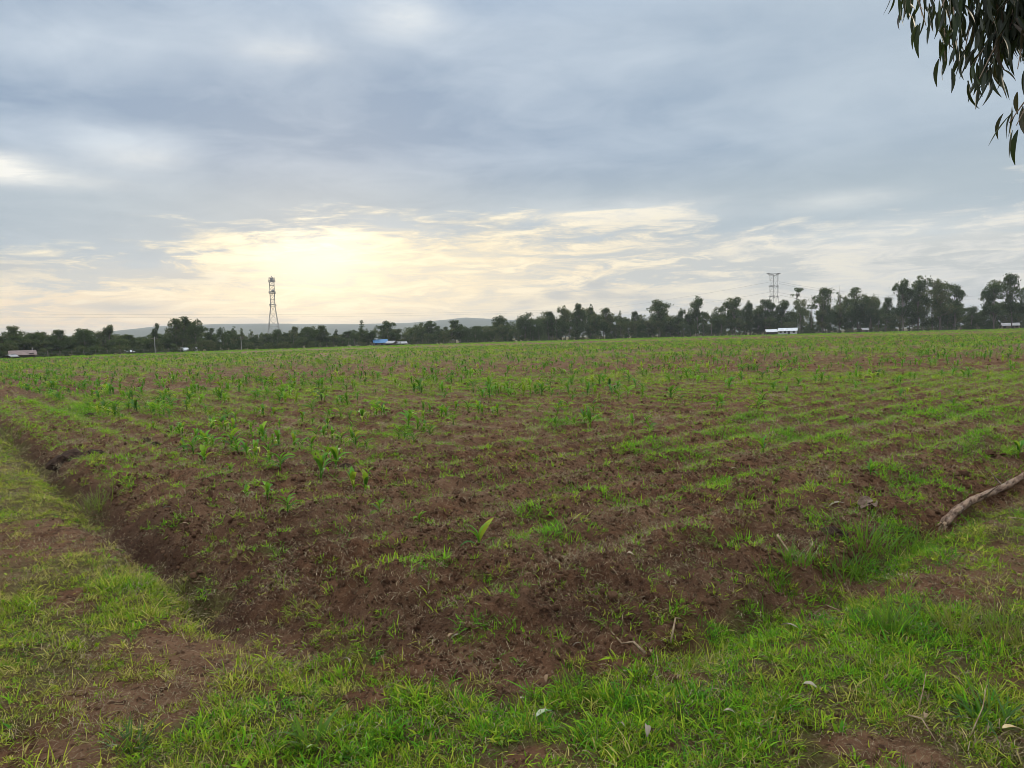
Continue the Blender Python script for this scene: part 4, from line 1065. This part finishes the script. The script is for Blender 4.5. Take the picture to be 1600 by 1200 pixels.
# ------------------------------------------------------------------ fallen branch, bark, clods, litter
def log_material():
    m, nt = mat_new('cracked_bark'); co = coords()
    n = nt.nodes.new('ShaderNodeMapping'); n.vector_type = 'TEXTURE'; n.inputs['Rotation'].default_value = (0, 0, R(53)); n.inputs['Scale'].default_value = (1 / 4.0, 1 / 30.0, 1 / 30.0); nt.links.new(co.s, n.inputs['Vector'])
    st = NX(n.outputs[0]); a, b = nnoise(st, 1.0, 6, .65), nnoise(co, 9.0, 5, .6)
    col = nmix(nsmooth(a, .36, .62), (0.085, 0.050, 0.034), (0.36, 0.25, 0.175)); col = nmix(nsmooth(b, .5, .66) * .7, col, (0.20, 0.115, 0.078)); col = nmix(nsmooth(b, .42, .34) * .6, col, (0.44, 0.37, 0.31))
    finish(nt, principled(nt, col, .85, .15, bump(a * 1.0 + b * .5, 1.0, .02))); return m
M_LOG = log_material()
def build_branch():
    rng = np.random.default_rng(8)
    qx = [(1474, 819), (1490, 801), (1512, 786), (1535, 775), (1560, 765), (1585, 752), (1610, 738), (1650, 716), (1700, 694)]
    g = np.array([math.hypot(*at(px, py + 9)[:2]) for px, py in qx]); u = np.array([q[0] for q in qx]) / 100.0
    fit = np.polyval(np.polyfit(u, g, 2), u); fit = fit * min(1.0, float(np.min(g * 0.985 / fit)))      # the log rests on the highest ground under it
    pp = [at_dist(px, py, d) for (px, py), d in zip(qx, fit)]
    o0 = pp[0]; t = thing('fallen_branch', o0, 'thick weathered broken branch lying on the ground at the right edge', 'branch')
    up = [.0] * 9
    pts = []
    for i in range(len(pp) - 1):
        for u in np.linspace(0, 1, 4)[:-1]:
            q = pp[i] * (1 - u) + pp[i + 1] * u - o0; q[2] += up[i] * (1 - u) + up[i + 1] * u; pts.append(q)
    n = len(pts); rad = [r_ * (1 + .10 * math.sin(i * 1.9) + rng.uniform(-.05, .05)) for i, r_ in enumerate(np.linspace(.036, .031, n))]; rad[0] = .034
    MB().tube(pts, rad, 14, True, .10, rng).build('bark', M_LOG, t, None, None, True)
    d = np.array(pts[0]) - np.array(pts[2]); d /= np.linalg.norm(d); side = np.cross(d, [0, 0, 1]); side /= np.linalg.norm(side); upv = np.cross(side, d)
    for k in range(11):
        a = rng.uniform(0, 6.28); rr = rng.uniform(.005, .036); b = np.array(pts[0]) + (side * math.cos(a) + upv * math.sin(a)) * rr - d * .02
        l = rng.uniform(.04, .12); MB().tube([b, b + d * l * .6, b + d * l + (side * math.cos(a) + upv * math.sin(a)) * .012], [.011, .009, .001], 5).build('splinter', M_WOOD, t)
    for (i, dx, dy, dz, l) in ((8, .25, -.5, .35, .22), (13, -.4, .3, .5, .16), (17, .3, -.35, .6, .3)):
        b = np.array(pts[i]); v = np.array([dx, dy, dz]); v /= np.linalg.norm(v); MB().tube([b, b + v * l * .5, b + v * l + np.array([0, 0, .03])], [.014, .010, .004], 6).build('side_shoot', M_BARK, t, None, None, True)
build_branch()
def curl_strip(L, W, bend, curl, n=10, m=4):
    vs, fs = [], []
    for i in range(n + 1):
        t = i / n - .5
        for j in range(m + 1):
            u = j / m - .5; wv = W * (1 - (2 * abs(t)) ** 3 * .7); ca = curl * u * 2
            vs.append((t * L, math.sin(ca) * wv / 2 / max(.4, curl / 2), (1 - math.cos(ca)) * wv * .5 + bend * (1 - 4 * t * t)))
    for i in range(n):
        for j in range(m): o = i * (m + 1) + j; fs.append((o, o + 1, o + m + 2, o + m + 1))
    return vs, fs
def solid(o, th=.002):
    md = o.modifiers.new('thickness', 'SOLIDIFY'); md.thickness = th; return o
p = at(1355, 800)
bt = thing('bark_curl', p, 'curled pale strips of shed bark lying in the grass left of the broken branch', 'bark', rot=(0, 0, R(15)))
for (L, W, b, c, loc, rot) in ((.17, .055, .03, 1.5, (0, 0, .02), (.3, .1, .3)), (.15, .05, .02, 1.2, (.02, .05, .055), (.6, -.2, .1)), (.12, .045, .03, 1.4, (.045, -.04, .03), (-.3, .25, 1.0))):
    me = MB().add(*curl_strip(L, W, b, c)); solid(me.build('bark_strip', M_BARK, bt, loc, rot, True), .003)

def clod(px, py, wpx, label, mat=None, flat=1.0, seed=0):
    q = at(px, py); s = wpx / F_PX * math.hypot(q[0], q[1]) / 2; rng = np.random.default_rng(seed + 900)
    o = obj('earth_clod', clod_mesh(rng, mat or M_DARKCLOD, 'earth_clod', 3, .32), None, q + np.array([0, 0, s * .15]), (0, 0, rng.uniform(0, 6.28)), (s, s * .8, s * flat))
    tag(o, label, 'clod', 'dark clods of turned earth'); o.location.z -= s * .25 * (wpx > 20)
clod(112, 716, 50, 'big dark overturned slab of earth hanging over the left ditch', None, .9, 1)
clod(92, 722, 24, 'smaller dark clod at the foot of the big slab by the ditch', None, .7, 2)
clod(148, 707, 26, 'dark clod just right of the big slab by the ditch', None, .6, 3)
clod(141, 648, 14, 'black clod above the top end of the first maize row', None, 1, 4)
clod(229, 690, 12, 'black clod beside the first maize row', None, 1, 5)
clod(243, 697, 12, 'black clod lying just right of the one beside the first row', None, 1, 6)
clod(276, 735, 13, 'black clod alone on the soil below the first maize row', None, .9, 7)
clod(365, 682, 14, 'dark clod between the second and third maize rows', None, .8, 8)
clod(650, 790, 14, 'dark clod above the tiny stiff seedling', None, .8, 9)
clod(1300, 830, 40, 'dark clod at the bank above the right hand ditch', None, .7, 10)
clod(1552, 712, 30, 'lump of earth behind the fallen branch', M_CLOD, .5, 11)
clod(540, 730, 16, 'dark clod right of the bushy tall maize plant', None, .8, 12)

def leaf_mesh(L, W, bend, fold, curve, n=8):
    vs, fs = [], []
    for i in range(n + 1):
        t = i / n; w = W * (math.sin(math.pi * min(1, t * .96 + .02)) ** .8) * (1.15 - .5 * t) * .5 + .0006
        x = (t - .5) * L; y = curve * L * (4 * t * (1 - t)); z = bend * L * 4 * t * (1 - t)
        vs += [(x, y - w, z + fold * w), (x, y, z), (x, y + w, z + fold * w)]
    for i in range(n):
        o = 3 * i; fs += [(o, o + 3, o + 4, o + 1), (o + 1, o + 4, o + 5, o + 2)]
    return vs, fs
def litter(px, py, Lpx, ang, label, mat=None, wide=.2, bend=.12, curve=.05, lift=.02, tilt=.25, name='fallen_leaf'):
    q = at(px, py); L = Lpx / F_PX * math.hypot(q[0], q[1]) * 1.15; rng = np.random.default_rng(int(px * 3 + py))
    vs, fs = leaf_mesh(L, L * wide, bend, .5, curve)
    me = new_mesh(name, vs, fs, mat or M_LITTER, {'shade': np.full(len(vs), .5)}, True)
    o = obj(name, me, None, q + np.array([0, 0, lift]), (rng.normal(0, tilt), rng.normal(0, tilt), R(ang))); solid(o, .0012)
    tag(o, label, 'leaf', 'fallen eucalyptus leaves')
litter(541, 1047, 24, 125, 'pale curled leaf at the lower edge of the bare soil, left of centre', None, .22, .3, .1, .03, .4)
litter(707, 1016, 22, 60, 'pale split leaf on the dark soil right of the hollow', None, .25, .15)
litter(712, 998, 14, 20, 'small pale flake just above the pale split leaf', None, .3, .1)
litter(851, 1130, 36, 48, 'grey green oval leaf near the bottom centre', M_GREYLEAF, .30, .08, .03, .04)
litter(856, 1070, 18, 70, 'crumpled whitish leaf above the grey green leaf', None, .3, .25)
litter(815, 1098, 10, 10, 'tiny pale flake left of the grey green leaf', None, .4, .2)
litter(1011, 1160, 26, 80, 'brown curled leaf standing in the grass at the bottom', None, .35, .25, .1, .045, .5)
litter(1234, 986, 24, 130, 'pale sickle shaped leaf beside the small bare patch on the right', None, .2, .15, .16, .03)
litter(1582, 1162, 34, 20, 'yellow leaf with brown marks at the bottom right edge', M_YELLOWLEAF, .28, .06, .02, .05)
litter(1017, 1026, 10, 80, 'small whitish flake beside the long pale twig', None, .45, .2)
litter(984, 880, 12, -30, 'white curled flake on the bare middle soil', None, .35, .3)
litter(901, 1008, 14, 5, 'pale chip on the soil ridge above the long twig', None, .3, .2)
litter(1147, 730, 9, 0, 'white speck of leaf in the green patch right of centre', None, .4, .2)
litter(1426, 745, 14, -20, 'small white curved leaf on the dark soil left of the branch', None, .3, .2, .15)
litter(1524, 699, 14, 5, 'white leaf on the shaded soil near the right edge', None, .3, .2)
litter(1307, 782, 22, 3, 'long thin pale leaf left of the bark curls', None, .16, .15)
litter(1140, 1120, 16, -15, 'tan leaf lying in the bright grass bottom right of centre', None, .3, .2)
litter(1266, 1080, 20, -25, 'brown leaf sunk in the right hand grass', None, .3, .2)
litter(1445, 1125, 16, 60, 'pale leaf between grass tufts at the lower right', None, .3, .2)
litter(290, 834, 14, 20, 'white chip on the inner face of the left ditch', None, .35, .2)
litter(970, 1140, 14, -50, 'small pink brown leaf left of the standing brown leaf', None, .3, .2)
litter(262, 811, 12, 15, 'pale fleck of leaf higher on the left ditch bank', None, .3, .2)
def twig(pts, r, label, mat=None):
    P = [at(*q[:2]) + np.array([0, 0, q[2]]) for q in pts]; o0 = P[0]
    rad = list(np.linspace(r, r * .45, len(P)))
    t = MB().tube([q - o0 for q in P], rad, 6).build('twig', mat or M_WOOD, None, o0, None, True)
    tag(t, label, 'twig', 'dry twigs on the ground')
twig([(1008, 1032, .02), (990, 1024, .03), (972, 1019, .02), (955, 1011, .015)], .008, 'long pale twig lying below the tilled corner')
twig([(1048, 1008, .02), (1056, 1002, .03), (1064, 997, .03)], .007, 'short pale stick right of the long twig')
twig([(1270, 936, .02), (1290, 944, .04), (1312, 958, .02)], .006, 'thin arching stalk above the bare patch on the right')
twig([(1215, 902, .02), (1232, 906, .03), (1243, 914, .015)], .007, 'grey twig on the bank of the right hand ditch')
twig([(1515, 760, .02), (1545, 755, .04), (1562, 752, .03)], .006, 'thin dry stalk beside the fallen branch')
twig([(1575, 812, .02), (1600, 813, .02), (1630, 812, .02)], .007, 'white straight twig at the right edge below the branch')
twig([(1292, 745, .02), (1312, 757, .03), (1330, 764, .02)], .005, 'bundle stalk of dry stubble on the soil left of the branch')
twig([(1420, 1125, .02), (1440, 1142, .05), (1462, 1165, .02)], .004, 'long straw stalk in the grass at the lower right')
twig([(1515, 1160, .02), (1535, 1140, .09), (1541, 1120, .14)], .003, 'upright red brown stalk at the lower right')
twig([(1435, 1115, .02), (1442, 1105, .07), (1447, 1092, .12)], .003, 'upright dry stalk in the grass left of the red brown one')

# ------------------------------------------------------------------ taller tufts one can point out
def tuft(px, py, hpx, n, spread, width, lean, curl, tint, label, seed):
    q = at(px, py); d = math.hypot(q[0], q[1]); rng = np.random.default_rng(seed); h = hpx / F_PX * d
    v, f, sh = blades(rng, n, h, spread, width, lean, curl)
    o = obj('grass_tuft', new_mesh('grass_tuft', v, f, TUFTM[tint], {'shade': sh}), None, q); tag(o, label, 'grass tuft', 'tall grass tufts')
TUFTM = {k: leafy('tuft_' + k, c, .4, .5, .3, 'object', .8) for k, c in (('green', [(0, (.07, .17, .02)), (1, (.11, .22, .02))]), ('olive', [(0, (.12, .15, .03)), (1, (.20, .19, .05))]), ('deep', [(0, (.035, .11, .025)), (1, (.06, .16, .025))]))}
tuft(1570, 1000, 62, 90, .10, .005, .3, .5, 'olive', 'wispy olive tuft at the right edge of the verge', 1)
tuft(1490, 985, 45, 60, .08, .005, .3, .5, 'olive', 'wispy tuft left of the one at the right edge', 2)
tuft(1395, 985, 50, 70, .07, .006, .28, .5, 'green', 'upright bright tuft in the middle of the right hand verge', 3)
tuft(1550, 1130, 55, 60, .06, .008, .4, .9, 'deep', 'deep green arching tuft near the bottom right corner', 4)
tuft(205, 1165, 34, 90, .06, .006, .4, .8, 'deep', 'compact dark green tuft on the bare path at the lower left', 5)
tuft(483, 1165, 50, 26, .05, .014, .35, .8, 'green', 'broad bladed bright tuft at the bottom left of centre', 6)
tuft(1245, 930, 32, 60, .10, .008, .3, .5, 'green', 'bright tuft at the end of the bank above the small bare patch', 7)
tuft(1210, 940, 40, 50, .08, .009, .28, .6, 'green', 'tall broad bladed clump in the right hand ditch', 8)
tuft(903, 1090, 52, 16, .03, .009, .35, .8, 'green', 'small spray of long blades above the grey green leaf', 9)
tuft(1350, 880, 42, 120, .22, .009, .25, .5, 'green', 'dense bright stand of grass in the right hand ditch', 10)
tuft(1310, 895, 38, 90, .20, .009, .25, .5, 'green', 'left part of the bright stand in the right hand ditch', 11)
tuft(1420, 855, 36, 90, .20, .008, .25, .5, 'green', 'bright grass just below the broken end of the branch', 12)
tuft(1580, 735, 26, 26, .10, .010, .3, .6, 'olive', 'yellow green tuft behind the fallen branch', 13)
tuft(750, 862, 22, 30, .10, .010, .5, .7, 'deep', 'low weed round the foot of the lone maize plant', 14)
tuft(285, 925, 30, 30, .06, .006, .35, .6, 'olive', 'thin tuft on the lip of the left ditch', 15)
tuft(160, 790, 24, 120, .30, .007, .3, .5, 'olive', 'soft pale tuft standing at the side of the left ditch', 16)
tuft(20, 690, 26, 90, .35, .008, .3, .5, 'olive', 'feathery pale grass at the left edge beside the ditch', 17)
tuft(905, 770, 18, 70, .14, .011, .4, .6, 'green', 'round bright cushion of grass right of the middle soil', 18)

# ------------------------------------------------------------------ the eucalyptus overhead
def build_overhang():
    rng = np.random.default_rng(55); T = np.array([4.6, 3.6, 0.0])
    t = thing('overhanging_eucalyptus', T, 'eucalyptus with long dark drooping leaves hanging into the top right corner', 'tree')
    T0 = T.copy(); T0[2] = float(height(T[0], T[1])); dz = T0[2]
    MB().tube([(0, 0, -.1 + dz), (.05, 0, 1.0), (.1, .08, 2.2), (.05, .1, 3.6), (.2, .2, 5.2), (.3, .1, 7.0)], [.24, .19, .165, .14, .10, .05], 12, True, .04, rng).build('trunk', M_BARK, t, None, None, True)
    hub = np.array([.05, .1, 3.5])
    vs = [leaf_mesh(L, W, b, .45, c, 6) for (L, W, b, c) in ((.15, .024, .03, .07), (.17, .027, .05, .10), (.13, .022, .02, -.06), (.16, .025, .06, -.10), (.12, .026, .03, .05))]
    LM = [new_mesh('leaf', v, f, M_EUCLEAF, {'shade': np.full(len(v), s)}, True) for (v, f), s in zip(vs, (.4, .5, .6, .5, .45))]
    ends = [(1577, 232, 3.8), (1588, 236, 3.8), (1594, 222, 3.82), (1602, 205, 3.85), (1403, 20, 4.1), (1412, 60, 4.1), (1424, 45, 4.0), (1432, 12, 4.2), (1447, 72, 4.0), (1455, 45, 4.2), (1470, 45, 3.9), (1477, 128, 4.0), (1490, 128, 4.0), (1496, 95, 4.2), (1508, 110, 4.1), (1518, 135, 4.0), (1530, 155, 3.9), (1538, 150, 4.0),
            (1546, 150, 4.1), (1552, 120, 4.2), (1562, 105, 4.0), (1573, 115, 4.1), (1590, 140, 3.9), (1585, 80, 4.0), (1600, 95, 4.1), (1575, 60, 4.3), (1550, 70, 4.0), (1525, 60, 4.1), (1500, 40, 4.0), (1660, 100, 4.0), (1480, 20, 4.3), (1535, 25, 4.2), (1600, 40, 4.2), (1560, 20, 4.0), (1620, 70, 3.9)]
    limbs = [(1640, -60, 4.1), (1560, -70, 4.1), (1480, -60, 4.1), (1420, -45, 4.1)]
    LP = [at_dist(*l) - T for l in limbs]
    L0 = LP[0]; MB().tube([hub, hub * .75 + L0 * .25 + np.array([0, .05, .22]), hub * .45 + L0 * .55 + np.array([0, -.04, .30]), hub * .18 + L0 * .82 + np.array([0, .03, .16])] + LP, [.06, .045, .034, .026, .021, .016, .011, .006], 8, True, .07, rng).build('limb', M_BARK, t, None, None, True)
    low = at_dist(1650, 100, 3.85) - T
    h2 = hub + np.array([0, 0, -.3]); MB().tube([h2, h2 * .7 + low * .3 + np.array([.02, .06, .20]), h2 * .4 + low * .6 + np.array([0, -.03, .24]), h2 * .12 + low * .88 + np.array([0, 0, .10]), low], [.032, .024, .017, .012, .007], 7).build('limb', M_BARK, t, None, None, True)
    nleaf = 0; hang = []
    for i, (px, py, dist) in enumerate(ends):
        e = at_dist(px, py - (32 if py < 170 else 40), dist) - T
        src = low if py > 190 else min(LP + [low], key=lambda q: np.linalg.norm(q - e) + (0 if q[2] > e[2] + .1 else .6))
        src = src + rng.normal(0, .03, 3)
        m = (src * .5 + e * .5) + np.array([0.0, 0, .06])
        pts = [src, src * .7 + m * .3 + np.array([0, 0, .03]), m, m * .4 + e * .6, e]
        MB().tube(pts, [.005, .0045, .0035, .0028, .0018], 5, False).build('twig', M_BARK, t)
        dense = px > 1490
        k = (9 if dense else 6) if py < 170 else 5; dense_pts = pts
        for j in range(k):
            if nleaf >= 300: break
            u = rng.uniform(.30, 1.0) if dense else rng.uniform(.62, 1.0); 
            q = np.array(pts[2]) * (1 - (u - .3) / .7) + e * ((u - .3) / .7) if u > .3 else np.array(pts[2])
            q = q + rng.normal(0, .022, 3)
            me = LM[int(rng.integers(5))]; L = .15 * rng.uniform(.62, .98)
            # hang: leaf's own +x points down from its stalk
            yaw = rng.uniform(0, 6.28); sw = abs(rng.normal(0, .30)) + .04
            Mx = Matrix.Rotation(yaw, 4, 'Z') @ Matrix.Rotation(R(90) - sw, 4, 'Y') @ Matrix.Rotation(rng.uniform(0, 6.28), 4, 'X')
            sc = L / .15
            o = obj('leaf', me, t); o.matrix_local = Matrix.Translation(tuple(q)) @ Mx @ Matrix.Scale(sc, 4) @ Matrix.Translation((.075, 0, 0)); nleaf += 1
        if dense and py < 170:
            for _ in range(16):
                u = rng.uniform(0, 1); q = np.array(pts[2]) * (1 - u) + e * u + rng.normal(0, .05, 3) + np.array([0, 0, .06]); hang.append(q)
    # the crown out of the frame, up and to the right
    V, Fc, Sh = [], [], []
    base_v = np.array(vs[0][0]); 
    for c, rad, n in (((.6, .4, 5.6), 1.1, 900), ((1.2, -.5, 4.6), .9, 600), ((.2, 1.0, 6.6), 1.0, 700), ((-.2, .2, 7.4), .9, 500), ((1.4, 1.0, 6.0), .9, 500)):
        for _ in range(n):
            d = rng.normal(size=3); d /= np.linalg.norm(d); q = np.array(c) + d * rad * rng.uniform(.2, 1) ** .5
            Mx = np.array((Matrix.Rotation(rng.uniform(0, 6.28), 3, 'Z') @ Matrix.Rotation(R(90) - abs(rng.normal(0, .4)), 3, 'Y') @ Matrix.Rotation(rng.uniform(0, 6.28), 3, 'X')))
            o = len(V) ; w = base_v[[0, 2, 9, 11, 18, 20]]; V += list((Mx @ (w * 1.2).T).T + q); Fc += [(o, o + 1, o + 3, o + 2), (o + 2, o + 3, o + 5, o + 4)]; Sh += [.5] * 6
    for q in hang:
        Mx = .82 * np.array((Matrix.Rotation(rng.uniform(0, 6.28), 3, 'Z') @ Matrix.Rotation(R(90) - abs(rng.normal(0, .3)), 3, 'Y') @ Matrix.Rotation(rng.uniform(0, 6.28), 3, 'X')))
        bv = np.array(vs[int(rng.integers(5))][0]) + np.array([.075, 0, 0]); o = len(V); V += list((Mx @ bv.T).T + q); Fc += [tuple(o + a for a in ff) for ff in vs[0][1]]; Sh += [.4] * len(bv)
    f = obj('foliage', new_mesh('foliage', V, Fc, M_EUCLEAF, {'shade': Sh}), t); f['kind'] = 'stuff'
    for c in ((.6, .4, 5.4), (1.2, -.5, 4.5), (.2, 1.0, 6.4), (1.4, 1.0, 5.8)):
        MB().tube([(.1, .12, 3.8), (np.array(c) + np.array([.1, .12, 4.2])) / 2, c], [.06, .04, .012], 7).build('limb', M_BARK, t, None, None, True)
build_overhang()

# ------------------------------------------------------------------ tell look-alikes apart in their labels
def single_out():
    NTH = ['first', 'second', 'third', 'fourth', 'fifth', 'sixth', 'seventh', 'eighth']
    seen = {}
    for o in C.objects:
        if o.parent is None and o.get('category') and o.get('label'): seen.setdefault(o['label'], []).append(o)
    for lab, os_ in seen.items():
        if not 2 <= len(os_) <= 8 or len(lab.split()) > 15 or ' of the photo' in lab and 'beyond' in lab: continue
        maize = 'maize' in lab
        os_.sort(key=lambda o: math.hypot(o.location.x, o.location.y) if maize else o.location.x / max(o.location.y, 1))
        for i, o in enumerate(os_):
            o['label'] = ('nearest ' if i == 0 else NTH[i] + '-nearest ') + lab if maize else ('leftmost ' if i == 0 else NTH[i] + '-from-left ') + lab
single_out()
